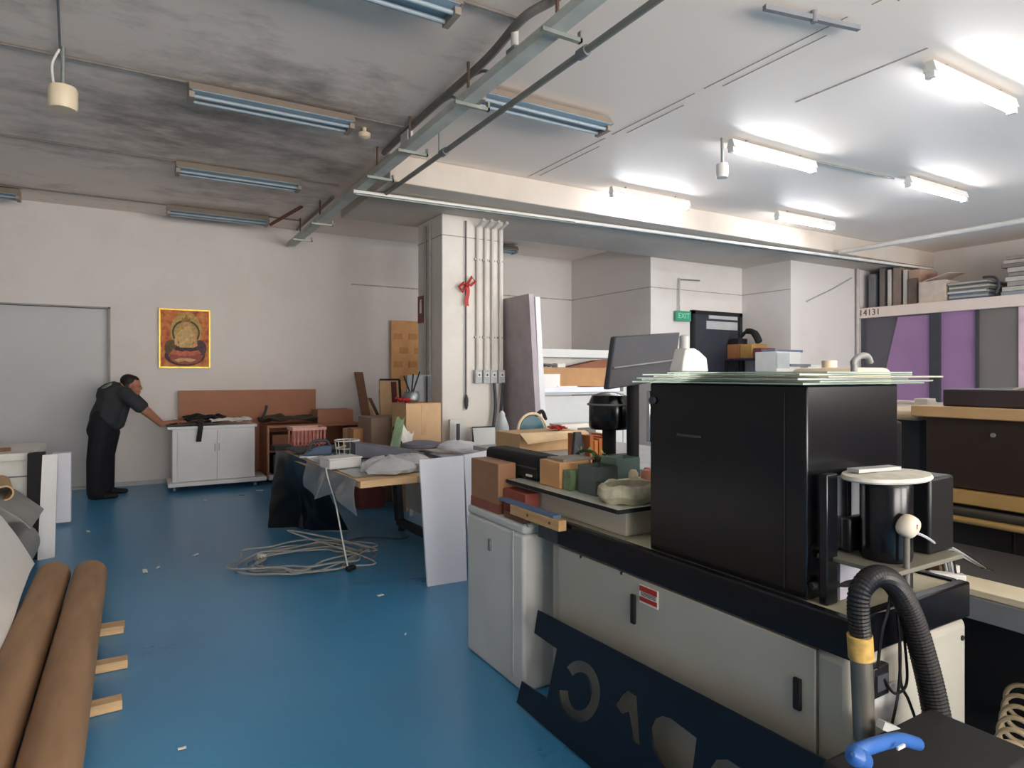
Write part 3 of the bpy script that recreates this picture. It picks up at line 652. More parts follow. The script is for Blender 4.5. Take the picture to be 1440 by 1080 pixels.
# ================================================================ LEFT EDGE: ROLLS AND BOARDS
for (x, y1, lab) in ((-.245, 5.18, 'big kraft paper tube on the blue floor, outer one beside the wood blocks'), (-.455, 5.26, 'big kraft paper tube lying against the white rolls, inner one of two')):
    t = thing('kraft_tube', lab, 'paper tube', (x, 3.4, .05), 'big kraft tubes')
    MB().pipe((x, 1.3, .15), (x, y1, .15), .1, .09, 36).build('tube_wall', KRAFTTUBE, t, flat=False)
for i, (y, x1, lab) in enumerate(((4.42, -.04, 'splintered pale wood block under the tubes, farthest of three'), (3.86, -.02, 'flat pale wood slat under the tubes, middle of three'), (3.38, -.04, 'pale wood slat under the tubes, closest to the camera'))):
    tag(MB().obox((x1 - .3, y, .024), (.6, .07 if i else .1, .042), (0, 0, .06 * (i - 1))).build('wood_offcut', WOODX), lab, 'wood slat', 'slats under the tubes')
def roll(name, x, z, y0, y1, r, mat, label, core=True):
    t = thing(name, label, 'roll', (x, (y0 + y1) / 2, z - r))
    MB().pipe((x, y0, z), (x, y1, z), r, (r * .42 if r > .09 else r * .7) if core else r * .06, 32).build('wound_sheet', mat, t)
    if core: MB().pipe((x, y0 - .02, z), (x, y1 + .02, z), r * .42 if r > .09 else r * .7, r * .3, 24).build('cardboard_core', CARD, t)
roll('vinyl_roll', -.82, .22, 2.2, 4.95, .22, WHITEV, 'thick white vinyl roll lying beside the kraft tubes')
roll('vinyl_roll', -1.26, .2, 2.2, 5.0, .2, WHITEV, 'white vinyl roll behind the thick one at the edge')
roll('vinyl_roll', -.8, .18, 5.5, 6.3, .17, GREYV, 'short grey vinyl roll between the white rolls and white board', False)
tag(MB().sheet(lambda u, v: (-1.05 + .50 * u + .02 * math.sin(5 * v), 3.2 + 2.2 * v, .46 + .2 * math.sin(u * PI * .62) - .95 * max(0, u - .55) + .02 * nz(3 * u, 4 * v)), 20, 20, .006).build('vinyl_sheet', WHITEV), 'loose white vinyl sheet draped over the thick white roll', 'vinyl sheet')
tag(MB().sheet(lambda u, v: (-1.2 + .6 * u, 5.5 + .75 * v, .5 + .14 * math.sin(u * PI * .7) - .5 * max(0, u - .62) ** 1.1 + .02 * nz(4 * u, 3 * v, 3)), 20, 12, .006).build('vinyl_sheet', GREYV), 'loose grey vinyl sheet draped behind the white one', 'vinyl sheet')
for x, z, y, lab in ((-1.02, .76, 5.55, 'tan cardboard core end poking out above the grey vinyl sheet'), (-.78, .66, 5.75, 'tan cardboard core end beside the black edging strip'), (-.92, .72, 4.35, 'orange tan cardboard core lying on the white vinyl sheet')):
    t = thing('cardboard_core_tube', lab, 'cardboard tube', (x, y, z - .06), 'small cores on the rolls')
    MB().pipe((x, y, z), (x - .1, y + .6, z), .055, .045, 24).build('tube_wall', CARDT, t)
t = thing('purple_roll', 'small purple vinyl roll end low beside the inner kraft tube', 'roll', (-.6, 2.9, .2))
MB().pipe((-.56, 1.6, .335), (-.56, 3.55, .335), .045, .02, 24).build('wound_sheet', PURPLED, t)
t = thing('white_counter', 'white counter with a dark edging strip at the side wall', 'counter', (-1.4, 6.9, 0))
MB().box(-2.4, -.74, 6.6, 7.5, .02, .8).build('carcass', OFFW, t, .004)
MB().box(-2.42, -.7, 6.55, 7.5, .8, .86).build('worktop', OFFW, t, .004)
MB().hexa([(-.74, 6.46, .0), (-.66, 6.46, .0), (-.66, 6.52, .0), (-.74, 6.52, .0), (-.73, 6.46, .86), (-.62, 6.46, .86), (-.62, 6.6, .86), (-.73, 6.6, .86)]).build('edging_strip', BLACKM, t)
MB().box(-2.4, -.74, 6.585, 6.6, .66, .67).build('panel_joint', MGREY, t)
tag(MB().hexa([(-.66, 6.42, 0), (-.55, 6.46, 0), (-.55, 6.5, 0), (-.66, 6.46, 0), (-.63, 6.45, .845), (-.53, 6.48, .845), (-.53, 6.51, .845), (-.63, 6.48, .845)]).build('white_board', WHITE), 'narrow white board standing against the end of the white counter', 'board')
one_box('white_board', -.68, -.53, 7.78, 7.9, 0.03, .72, PANELW, 'narrow pale panel standing beyond the white counter near the man', 'board', bev=.002)
tag(MB().obox((-1.0, 6.75, .875), (.25, .05, .03), (0, 0, .3)).build('offcut', WOODD), 'small dark wooden offcut on the white counter top', 'offcut')
# scraps on the floor
rs = random.Random(3)
for i, (u, v, s, lab) in enumerate(((275, 781, .05, 'tiny white paper scrap on the floor midway between tubes and cable coil'), (204, 804, .07, 'torn white paper scrap on the blue floor beyond the kraft tubes'), (222, 799, .04, 'second torn scrap just beside the bigger torn one'),
      (124, 748, .06, 'white scrap on the floor near the pale panel'), (289, 704, .06, 'white scrap on the floor before the white cabinet'), (535, 838, .045, 'white crumb of foam on the floor near the white panel'), (256, 1054, .03, 'tiny pale scrap on the floor near the bottom edge'),
      (365, 690, .09, 'pale dust patch scrap beside the cabinet plinth'), (570, 893, .02, 'tiny pale speck scrap on the open floor'))):
    p = Z(u, v, 0); a0 = rs.random() * 3
    tag(MB().sheet(lambda q, w: (p.x + s * ((q - .5) * math.cos(a0) - .45 * (w - .5) * math.sin(a0)), p.y + s * 1.4 * ((q - .5) * math.sin(a0) + .45 * (w - .5) * math.cos(a0)), .006 + .012 * abs(nz(5 * q, 5 * w, i))), 5, 4, .002).build('paper_scrap', PAPER), lab, 'scrap', 'floor scraps')

# ================================================================ WORK TABLE IN THE MIDDLE
def span(u0, v0, u1, v1, y, dep, z0=None, z1=None):
    a, b = Y(u0, v0, y), Y(u1, v1, y)
    return (a.x, b.x, y, y + dep, b.z if z0 is None else z0, a.z if z1 is None else z1)
T = Matrix.Translation((1.38, 4.43, 0)) @ Matrix.Rotation(math.radians(3), 4, 'Z')
t = thing('work_table', 'long timber-topped work table with a dark metal leg frame, cluttered on top', 'table', (1.9, 5.5, 0))
MB(T).box(0, .98, 0, 2.36, .7, .75).build('tabletop', WOODX, t, .004)
DK = M('leg_dark_steel', (44, 46, 52), .5, .2)
m = MB(T); m.bar((.93, 1.55, .7), (.93, 1.45, .08), .07, .09, (0, 1, 0)).bar((.93, 1.46, .075), (.93, .55, .075), .07, .07).bar((.93, .45, .7), (.93, .55, .08), .07, .09, (0, 1, 0))
m.build('leg_frame', DK, t, .012)
for yy in (1.4, .6): MB(T).cyl((.93, yy, 0), (.93, yy, .045), .03, n=14).build('foot', BLACKM, t)
MB(T).box(.12, .2, 1.95, 2.2, 0, .7).build('leg', DK, t, .008)
MB(T).box(.1, .9, 1.0, 1.06, .62, .7).build('cross_rail', DK, t)
tb = lambda x, y, z: T @ Vector((x, y, z))
def tarp(u, v):
    top = tb(-.012, 2.33 - 1.25 * u, .757); bot = Vector((1.17 + .58 * u, 6.6 - .5 * u, .012))
    k = v ** .8; p = top.lerp(bot, k)
    w = math.sin(v * PI * .5)
    return p + Vector((-.9, -.5, 0)) * (.04 * w * (math.sin(9 * u + 2 * v) + .7 * nz(6 * u, 4 * v)))
tag(MB().sheet(tarp, 36, 24, .004).build('black_tarp', BLACKP), 'black plastic tarp hanging from the far end of the work table to the floor', 'tarp')
def skirtp(u, v):
    p = tb(-.015, 1.25 - 1.2 * u, .758 - (.22 + .06 * math.sin(7 * u)) * v)
    return p + Vector((-.03 * v * math.sin(14 * u + 3 * v) - .02 * v, 0, 0))
tag(MB().sheet(skirtp, 30, 8, .003).build('clear_plastic_sheet', M('clear_film', (214, 220, 224), .2, trans=.75, var=0)), 'clear plastic film hanging over the long edge of the work table', 'plastic sheet')
tag(MB().sheet(lambda u, v: tb(.02 + .9 * u, .15 + 1.7 * v, .754 + .012 * abs(nz(5 * u, 6 * v, 9)) + .004), 24, 34, .003).build('clear_plastic_sheet', MATS['clear_film']), 'clear plastic film spread flat over the work table top', 'plastic sheet')
def bag(name, c, sx, sy, h, mat, label, cat, seed=0, n=26):
    c = Vector(c)
    b = MB(); prof = [(1, 0), (1.04, .25), (.9, .6), (.6, .88), (.15, 1.0)]
    rings = []
    for r, z in prof:
        rings.append([c + Vector((sx * r * (1 + .22 * nz(3 * math.cos(2 * PI * k / n), 3 * math.sin(2 * PI * k / n), seed + 3 * z)) * math.cos(2 * PI * k / n), sy * r * (1 + .22 * nz(3 * math.cos(2 * PI * k / n) + 9, 3 * math.sin(2 * PI * k / n), seed + 3 * z)) * math.sin(2 * PI * k / n), h * z * (1 + .35 * nz(2 * math.cos(2 * PI * k / n), 2 * math.sin(2 * PI * k / n), seed) * z))) for k in range(n)])
    return tag(b.rings(rings).build(name, mat), label, cat)
q = Z(545, 662, .76); bag('plastic_bag', (q.x, q.y, .765), .2, .22, .1, CLEARP, 'crumpled clear plastic bag on the work table near its front edge', 'plastic bag', 1)
q = Z(575, 652, .76); bag('plastic_bag', (q.x, q.y, .765), .17, .2, .08, CLEARP, 'flat clear plastic bag on the work table beside the white panels', 'plastic bag', 4)
q = Z(485, 660, .76)
t = thing('white_carton', 'low white box on the work table beside the wire basket', 'box', (q.x, q.y, .765))
MB().obox((q.x, q.y + .12, .80), (.27, .2, .075), (0, 0, .15)).build('body', WHITEP, t, .012); MB().obox((q.x, q.y + .12, .842), (.28, .21, .012), (0, 0, .15)).build('lid', WHITEP, t, .004)
q = Z(447, 643, .76)
t = thing('steam_iron', 'dark blue iron-like hand tool on the work table', 'tool', (q.x, q.y, .76))
MB().prism([(q.x - .16, q.y, .762), (q.x + .1, q.y - .07, .762), (q.x + .14, q.y, .762), (q.x + .1, q.y + .07, .762)], (0, 0, .018)).build('soleplate', CHROME, t)
MB().prism([(q.x - .13, q.y - .03, .78), (q.x + .12, q.y - .03, .78), (q.x + .12, q.y - .03, .86), (q.x + .02, q.y - .03, .86), (q.x - .1, q.y - .03, .81)], (0, .06, 0)).build('body', M('tool_blue_grey', (72, 92, 116), .4), t, .01)
MB().tube(curve_pts([(q.x - .08, q.y, .82), (q.x - .04, q.y, .9), (q.x + .07, q.y, .905), (q.x + .11, q.y, .85)]), .014).build('handle', DGREY, t)
q = Z(497, 644, .76)
t = thing('wire_basket', 'small white wire basket on the work table behind the white box', 'basket', (q.x, q.y + .2, .76))
m = MB()
for k in range(12):
    a0 = 2 * PI * k / 12; m.tube([(q.x + .09 * math.cos(a0), q.y + .2 + .09 * math.sin(a0), .765), (q.x + .11 * math.cos(a0), q.y + .2 + .11 * math.sin(a0), .9)], .004, 6)
m.build('wire_side', WHITEP, t)
for zz, r in ((.765, .09), (.83, .1), (.9, .11)): MB().tube([(q.x + r * math.cos(2 * PI * k / 20), q.y + .2 + r * math.sin(2 * PI * k / 20), zz) for k in range(20)], .006, 6, True).build('rim', WHITEP, t)
q = Z(405, 634, .76); tag(crumple(q.x - .02, q.x + .5, q.y - .35, q.y, .762, .05, .008, 4, 12).build('dark_cloth', M('cloth_slate', (72, 74, 80), .9, var=.2)), 'slate cloth heap at the far end of the work table', 'cloth')
one_box('black_carton', *span(386, 628, 412, 634, 6.6, .2, .755), BLACKM, 'flat black box at the far corner of the work table', 'box')
# cords
cord = [tb(-.03, .62, .775), tb(-.05, .6, .74), (1.36, 5.0, .5), (1.4, 4.93, .2), (1.43, 4.9, .012)]
t = thing('power_wire', 'thin white cord hanging off the work table with its plug on the floor', 'cord', (1.43, 4.9, 0))
MB().tube(curve_pts([tb(.1, .75, .79)] + cord), .006).build('wire', WHITEP, t)
MB().obox((1.44, 4.86, .022), (.075, .045, .035), (0, 0, .5)).build('plug', BLACKM, t, .008)
rc = random.Random(11); pts = []
for i in range(96):
    a0 = i * 2 * PI / 15.5; lap = i // 16
    r = (.30 + .13 * rc.random()) * (1 + .15 * math.sin(lap * 1.7))
    pts.append((1.2 + .09 * math.sin(lap * 2.1) + r * 1.15 * math.cos(a0), 5.28 + .09 * math.cos(lap * 1.3) + r * .98 * math.sin(a0), .012 + .013 * lap * .5 + .05 * max(0, nz(i * .35, 2)) ))
pts[30] = (1.15, 5.75, .16)
tag(MB().tube(curve_pts(pts, 6), .0075, 6).build('coiled_cable', M('cable_pale_grey', (160, 160, 156), .5)), 'tangled pale grey cable coil on the blue floor before the work table', 'cable')
tag(MB().tube(curve_pts([(1.5, 5.6, .012), (1.8, 5.75, .012), (2.1, 5.55, .012), (2.2, 5.6, .012)], 8), .007, 6).build('floor_cable', DGREY), 'dark cable running on the floor from the coil to the table leg', 'cable')
tag(MB().tube(curve_pts([(1.6, 5.0, .012), (1.75, 5.2, .012), (1.6, 5.45, .012), (1.3, 5.6, .012)], 8), .006, 6).build('floor_cable', MGREY), 'thin grey cable looping beside the pale coil', 'cable')
t = thing('cable_plug', 'white plug lying in the pale cable coil', 'plug', (.86, 5.55, 0))
MB().obox((.9, 5.5, .03), (.05, .08, .05), (0, 0, .3)).build('plug_body', WHITEP, t, .01)
MB().obox((.89, 5.45, .03), (.02, .03, .01), (0, 0, .3)).build('pins', CHROME, t)
# white panels leaning on the table end
def panel(pts, th, mat, label, name='foam_sheet'):
    return tag(MB().prism(pts, (0, th, 0)).build(name, mat, None, .001), label, 'panel')
panel([(1.8, 4.22, 0), (2.1, 4.2, 0), Y(652, 641, 4.3), Y(590, 647, 4.32)], .022, PANELW, 'tall white foam panel leaning on the work table end, front one')
panel([(2.205, 4.36, 0), (2.46, 4.36, 0), Y(690, 633, 4.43), Y(652.5, 640, 4.43)], .02, PANELW, 'second white foam panel, behind the front one beside the grey cabinet')
# second table with grey plastic
t = thing('side_table', 'low grey-topped table behind the white panels, heaped with plastic', 'table', (2.75, 5.4, 0))
MB().box(2.5, 3.1, 4.62, 6.5, .7, .73).build('tabletop', LGREY, t, .004)
for x in (2.53, 3.03):
    for y in (4.66, 6.42): MB().box(x, x + .04, y, y + .04, 0, .7).build('leg', LGREY, t)
MB().box(2.5, 2.52, 4.9, 6.45, .1, .7).build('side_panel', OFFW, t)
tag(MB().sheet(lambda u, v: (2.47 + .62 * u, 4.66 + 1.75 * v, .737 + .05 * max(0, nz(4 * u, 5 * v, 2)) + .012 * math.sin(20 * u)), 20, 40, .004).build('plastic_sheet', M('sheen_plastic', (206, 208, 216), .25, var=.08, scale=9, bump=.2)), 'shiny pale plastic sheet covering the side table behind the white panels', 'plastic sheet')
q = Z(655, 634, .78); bag('white_bag', (q.x, q.y + .15, .79), .2, .2, .07, M('white_film', (226, 228, 236), .25, bump=.2), 'flat round white bag on the plastic-covered side table', 'bag', 8)
q = Z(600, 632, .78); tag(MB().lathe([(.2, .785), (.21, .8), (.2, .83), (.1, .85)], (q.x, q.y + .15, 0), 28, sy=.9).build('grey_cushion', M('slate_pad', (112, 112, 122), .8)), 'round slate grey pad on the side table before the tan carton', 'pad')
q = Z(530, 646, .76); tag(MB().prism([(q.x - .16, q.y + .1, .77), (q.x + .4, q.y - .1, .77), (q.x + .4, q.y - .1, .8), (q.x - .16, q.y + .1, .9)], (.02, .35, 0)).build('slate_slab', M('slate_pad2', (104, 106, 118), .7)), 'tilted slate grey slab at the back of the work table', 'slab')
# green and white folded bag standing up
q = Y(562, 630, 5.9)
t = thing('folded_bag', 'green and white folded plastic bag standing on the side table', 'bag', (q.x + .05, 5.9, .79))
for i, (dx, h, mt, lean) in enumerate(((.0, .3, GREENP, .06), (.08, .24, WHITEP, -.12), (.04, .2, BLACKP, -.05), (.14, .15, WHITEP, .05))):
    MB().sheet(lambda u, v: (q.x - .02 + dx + .1 * (u - .5) + lean * (v - .5), 5.9 + .03 * i + .05 * (u - .5) * (v - .3), .78 + h * v + .02 * math.sin(7 * u)), 6, 8, .006).build('fold', mt, t)
# ---------------------------------------------------------------- things piled beside the pillar
t = thing('tan_carton', 'large tan carton standing beside the shaded side of the pillar', 'box', (2.85, 6.95, 0))
x0, x1, y0, y1, z0, z1 = span(571, 568, 620, 628, 6.65, .45, .0)
MB().box(x0, x1, y0, y1, 0, z1).build('body', CARDT, t, .004)
MB().box(x0, x1, y0 - .003, y0 + .1, z1 - .001, z1 + .006).build('flap', CARD, t); MB().box((x0 + x1) / 2 - .03, (x0 + x1) / 2 + .03, y0 - .002, y0, z1 - .35, z1).build('tape', M('tape_brown', (196, 158, 114), .35), t)
zc = z1 + .006; xc0, xc1 = x0, x1
t = thing('grey_kettle', 'grey metal pot holding tools on the tan carton', 'pot', (x0 + .1, 6.8, zc))
MB().lathe([(.07, zc), (.1, zc + .03), (.105, zc + .08), (.085, zc + .12), (.09, zc + .125)], (x0 + .12, 6.8, 0)).build('bowl', M('pot_grey', (122, 130, 132), .35, .6), t)
for a0, ln in ((-.5, .2), (.2, .22), (.7, .25)): MB().cyl((x0 + .12 + .02 * a0, 6.8, zc + .1), (x0 + .12 + .16 * a0, 6.82, zc + .1 + ln), .009, n=8).build('tool_handle', BLACKM, t)
tag(crumple(x0 - .06, x0 + .08, 6.68, 6.85, zc, .08, .01, 4, 5, 12).build('red_rag', RED), 'small red rag on the tan carton beside the grey pot', 'rag')
tag(MB().obox((x1 - .13, 6.98, zc + .155), (.3, .03, .31), (-.0, 0, 0)).build('grey_sheet', MGREY), 'grey sheet standing upright on the tan carton', 'sheet')
tag(MB().obox((x1 - .03, 6.92, zc + .15), (.045, .03, .3), (0, 0, 0)).build('dark_bar', DGREY), 'dark upright bar on the tan carton in front of the grey sheet', 'bar')
one_box('worn_carton', *span(522, 588, 571, 632, 7.3, .5, .0), M('card_greyed', (150, 128, 112), .85), 'worn grey brown carton between the tan carton and the leaning plank', 'box')
x0, x1, y0, y1, z0, z1 = span(541, 534, 569, 586, 8.0, .05)
t = thing('framed_panel', 'small framed panel with black edge and dark red stripe leaning before the far wall', 'panel', ((x0 + x1) / 2, 8, 0))
MB().hexa([(x0, 8.0, 0), (x1, 8.0, 0), (x1, 8.04, 0), (x0, 8.04, 0), (x0, 8.2, z1), (x1, 8.2, z1), (x1, 8.24, z1), (x0, 8.24, z1)]).build('board', CARDT, t)
ft = lambda x, z: (x, 8.0 + .2 * z / z1 - .006, z)
for a0, b0, w0, mt, nm in (((x0, z1), (x1, z1), .025, BLACKM, 'edge_strip'), ((x1, z1), (x1, .9), .03, BLACKM, 'edge_strip'), ((x0 + .19, z1 - .03), (x0 + .19, 1.0), .07, M('stripe_maroon', (96, 40, 40), .7), 'stripe')):
    MB().bar(ft(*a0), ft(*b0), w0, .012, (0, 1, 0)).build(nm, mt, t)
for i, (u, v, w0, mt, lab, lean) in enumerate(((503, 523, .13, WOODD, 'tall brown plank leaning on the far wall, tallest in the pile', .1), (512, 552, .06, WOOD, 'pale timber strip leaning beside the tall brown plank', .3), (520, 560, .05, WOODD, 'thin dark batten leaning beside the pale timber strip', .35), (534, 548, .05, WOODX, 'pale slanting lath next to the framed panel', -.2))):
    q = Y(u, v, 9.8); y0 = 9.4 - .1 * i
    tag(MB().prism([(q.x + lean, y0, 0), (q.x + lean + w0, y0, 0), (q.x + w0, 9.95 - .04 * i, q.z), (q.x, 9.95 - .04 * i, q.z)], (0, .03, .0)).build('timber_plank', mt), lab, 'plank', 'planks in the corner pile')
for k, (x, z0, sx, h, mt, lab) in enumerate(((2.55, 0, .45, .45, CARDR, 'red brown carton at the foot of the corner pile'), (2.55, .45, .4, .3, CARDT, 'tan carton on the red brown one at the corner pile'))):
    one_box('storage_carton', x, x + sx, 8.6, 9.0, z0, z0 + h, mt, lab, 'box')
t = thing('plastic_crate', 'pale red plastic crate behind the far end of the work table', 'crate', (1.75, 7.45, .62))
x0, x1, y0, y1, z0, z1 = span(413, 606, 458, 626, 7.3, .3)
zc2 = z0
one_box('storage_carton', x0 + .02, x1 - .02, 7.33, 7.58, 0, z0 - .001, CARDR, 'brown carton stack carrying the pale red crate', 'box')
m = MB()
for k in range(9):
    xx = x0 + (x1 - x0 - .02) * k / 8
    m.box(xx, xx + .02, y0, y0 + .012, z0, z1).box(xx, xx + .02, y1 - .012, y1, z0, z1)
m.box(x0, x1, y0, y1, z0, z0 + .015)
m.build('slatted_body', REDC, t)
MB().box(x0 - .01, x1 + .01, y0 - .01, y0 + .015, z1, z1 + .03).box(x0 - .01, x1 + .01, y1 - .015, y1 + .01, z1, z1 + .03).box(x0 - .01, x0 + .015, y0 + .015, y1 - .015, z1, z1 + .03).box(x1 - .015, x1 + .01, y0 + .015, y1 - .015, z1, z1 + .03).build('rim', M('crate_rim', (206, 160, 146), .6), t)
one_box('maroon_carton', *span(505, 690, 541, 712, 7.0, .4, 0), M('card_maroon', (104, 52, 50), .8), 'dark maroon carton on the floor behind the work table', 'box')
one_box('orange_carton', *span(497, 603, 512, 622, 7.6, .25, .0), CARD, 'narrow orange brown carton behind the wire basket', 'box')
x0, x1, y0, y1, z0, z1 = span(551, 450, 600, 560, 10.0, .02, 0.0)
t = thing('patterned_board', 'tall tan board with faint tile pattern leaning on the far wall behind the pillar', 'board', ((x0 + x1) / 2, 10, 0))
MB().box(x0, x1, 10.03, 10.05, 0, z1).build('board', M('board_orange_tan', (212, 158, 104), .7, var=.08), t)
for r in range(7):
    for c in range(2):
        MB().obox((x0 + .12 + .26 * c + .1 * (r % 2), 10.027, .75 + .23 * r), (.15, .008, .1)).build('tile_patch', M('board_patch', (196, 138, 86), .7), t)
for i, (xa, lab, mt) in enumerate(((4.04, 'tall greyish board leaning beside the pillar edge, inner of two', M('board_lavender', (176, 166, 170), .6)), (4.13, 'tall board with white edge beside the pillar, outer of two', WHITE))):
    tag(MB().hexa([(xa + .07, 6.3 + .05 * i, 0), (xa + .15, 6.3 + .05 * i, 0), (xa + .15, 7.5, 0), (xa + .07, 7.5, 0), (xa, 6.45, 2.46 - .03 * i), (xa + .07, 6.45, 2.46 - .03 * i), (xa + .07, 7.5, 2.46), (xa, 7.5, 2.46)]).build('tall_board', mt, None, .003), lab, 'board')
q = Y(706, 640, 5.6)
t = thing('white_bottle', 'tall pale plastic bottle standing before the pillar under the switch boxes', 'bottle', (q.x, 5.6, .5))
zt = Y(706, 586, 5.6).z
MB().lathe([(.06, .6), (.07, .63), (.07, zt - .1), (.045, zt - .03), (.035, zt)], (q.x, 5.6, 0)).build('bottle_body', M('bottle_milky', (206, 212, 216), .3), t)
MB().lathe([(.03, zt), (.03, zt + .03), (.01, zt + .06)], (q.x, 5.6, 0)).build('cap', WHITEP, t)
one_box('bottle_crate', q.x - .2, q.x + .2, 5.42, 5.8, 0, .598, DGREY, 'dark crate carrying the tall pale bottle', 'box')
# pale leftover boards at the pillar foot
one_box('white_offcut', *span(633, 590, 656, 640, 6.85, .04, 0), WHITEP, 'torn white sheet standing at the pillar foot', 'sheet')
one_box('grey_offcut', *span(643, 596, 647, 625, 6.75, .03, 0), DGREY, 'dark narrow bar standing at the pillar foot', 'bar')
x0, x1, y0, y1, z0, z1 = span(664, 601, 698, 640, 6.7, .05, 0)
t = thing('angled_board', 'white board with a black edge propped at the pillar foot', 'board', ((x0 + x1) / 2, 6.7, 0))
MB().box(x0, x1, y0, y1, 0, z1).build('board', OFFW, t); MB().box(x0, x1, y0 - .01, y0, z1 - .008, z1 + .006).build('edge_strip', BLACKM, t)
MB().prism([(x0 + .0, y0 - .012, z1), (x0 + .035, y0 - .012, z1 - .3), (x0 - .0, y0 - .012, z1 - .3)], (0, .01, 0)).build('edge_strip', BLACKM, t)

# ================================================================ BACK SHELVES BEYOND THE PILLAR
t = thing('storage_rack', 'white storage rack against the alcove wall holding long cartons', 'rack', (5.4, 7.7, 0))
MB().box(4.4, 4.46, 7.4, 7.46, 0, 1.84).build('upright', WHITEP, t, .004); MB().box(6.3, 6.36, 7.4, 7.46, 0, 1.84).build('upright', WHITEP, t, .004)
MB().box(4.46, 6.3, 7.4, 7.46, 1.74, 1.86).build('top_rail', WHITEP, t, .006); MB().box(4.46, 6.3, 7.392, 7.4, 1.735, 1.748).build('rail_groove', MGREY, t)
MB().box(4.46, 6.3, 7.92, 7.95, 1.2, 1.74).build('back_panel', OFFW, t)
MB().box(4.46, 6.3, 7.4, 7.95, 1.22, 1.25).build('shelf_board', WHITEP, t, .003)
MB().box(4.46, 6.3, 7.42, 7.45, .05, 1.2).build('front_panel', WHITEP, t, .004)
MB().box(4.46, 6.3, 7.45, 7.95, .05, .1).build('bottom_board', WHITEP, t)
one_box('long_carton', *span(730, 521, 862, 545, 7.44, .35, 1.335, 1.6), CARD, 'long brown carton lying on the white storage rack', 'box')
one_box('white_plank', *span(757, 546, 872, 555, 7.33, .3, 1.255, 1.325), PANELW, 'white foam plank under the long brown carton on the rack', 'plank', bev=.002)
one_box('grey_carton', *span(727, 547, 756, 556, 7.42, .3, 1.251, 1.33), MGREY, 'flat grey box at the end of the white rack shelf', 'box')
x0, x1, y0, y1, z0, z1 = span(763, 526, 788, 548, 7.425, .006)
tag(MB().sheet(lambda u, v: (x0 + (x1 - x0) * u, 7.43 - .01 * abs(nz(4 * u, 4 * v)), z0 + (z1 - z0) * v), 6, 6, .003).build('paper_note', PAPER), 'white paper sheet stuck on the long brown carton', 'paper')
tag(crumple(4.6, 5.15, 7.5, 7.75, 1.605, .08, .012, 4, 21).build('grey_wrap', MGREY), 'grey crumpled wrap on the long brown carton', 'wrap')
tag(MB().prism([(5.35, 7.5, 1.605), (6.15, 7.5, 1.605), (6.15, 7.5, 1.72), (5.95, 7.5, 1.72)], (0, .2, 0)).build('cardboard_wedge', CARDR), 'folded reddish cardboard on the end of the long carton', 'cardboard')
one_box('paper_pad', 5.18, 5.32, 7.5, 7.65, 1.605, 1.66, PAPER, 'small white pad between the wrap and the folded cardboard', 'paper')
one_box('white_trim_piece', *span(785, 543, 812, 546, 7.40, .03), PAPER, 'narrow white strip tucked under the long carton', 'strip', bev=.001)
t = thing('assembly_bench', 'plain bench behind the machine carrying the wide tan carton', 'bench', (3.4, 4.3, 0))
MB().box(2.66, 4.0, 3.5, 5.2, .82, .86).build('benchtop', LGREY, t, .004)
for x in (3.14, 3.92):
    for y in (3.55, 5.1): MB().box(x, x + .05, y, y + .05, 0, .82).build('leg', MGREY, t)
t = thing('wide_tan_carton', 'wide tan carton with a yellowish tape strip on the bench behind the machine', 'box', (3.1, 4.7, .86))
x0, x1, y0, y1, z0, z1 = span(731, 611, 822, 640, 4.5, .4, .86)
MB().box(x0, x1, y0, y1, .86, z1).build('body', CARDT, t, .004)
MB().hexa([(x0, y0 - .12, z1 - .07), (x1, y0 - .1, z1 - .03), (x1, y0, z1), (x0, y0, z1), (x0, y0 - .12, z1 - .062), (x1, y0 - .1, z1 - .022), (x1, y0, z1 + .008), (x0, y0, z1 + .008)]).build('flap', M('card_flap', (226, 196, 154), .8), t)
xx = x0 + (x1 - x0) * .72
MB().box(xx, xx + .07, y0 - .004, y0, .86, z1).build('tape', M('tape_yellow', (222, 206, 126), .35), t)
zb = z1
one_box('paper_pad', *span(790, 597, 838, 606, 4.75, .2, zb + .002), PAPER, 'thin stack of white paper on the wide tan carton', 'paper')
one_box('white_carton', *span(838, 598, 866, 640, 4.9, .3, .861), OFFW, 'small white carton beside the wide tan carton', 'box')
tag(crumple(*(lambda a, b: (a.x, b.x, 4.6, 4.75))(Y(783, 605, 4.6), Y(798, 600, 4.6)), zb + .003, .05, .008, 4, 31, 10).build('red_rag', RED), 'small red scrap on the wide tan carton', 'rag')
q = Y(747, 612, 5.0)
t = thing('tape_dispenser', 'blue round-bladed tool with a cream rim standing on the bench', 'tool', (q.x, 5.0, .86))
MB().lathe([(.10, -.02), (.13, -.015), (.13, .015), (.10, .02)], (q.x, 5.0, .995), 32, (0, 1, 0)).build('disc', M('disc_blue_green', (66, 110, 122), .4), t)
MB().tube([(q.x + .15 * math.cos(a0), 4.985, .995 + .15 * math.sin(a0)) for a0 in [PI * k / 18 for k in range(19)]], .013, 8).build('guard', CREAMP, t)
MB().tube(curve_pts([(q.x + .05, 5.0, 1.12), (q.x + .12, 5.0, 1.16), (q.x + .16, 5.0, 1.08)]), .018).build('handle', BLACKM, t)
x0, x1, y0, y1, z0, z1 = span(831, 613, 864, 664, 3.62, .28, .861)
t = thing('magazine_file', 'white edged magazine file stuffed with orange folders behind the glass shelf', 'file box', ((x0 + x1) / 2, 3.7, .861))
MB().box(x1 - .015, x1, y0, y1, .861, z1).build('side_board', WHITEP, t); MB().box(x0, x1 - .015, y0, y1, .861, .875).build('bottom_board', WHITEP, t)
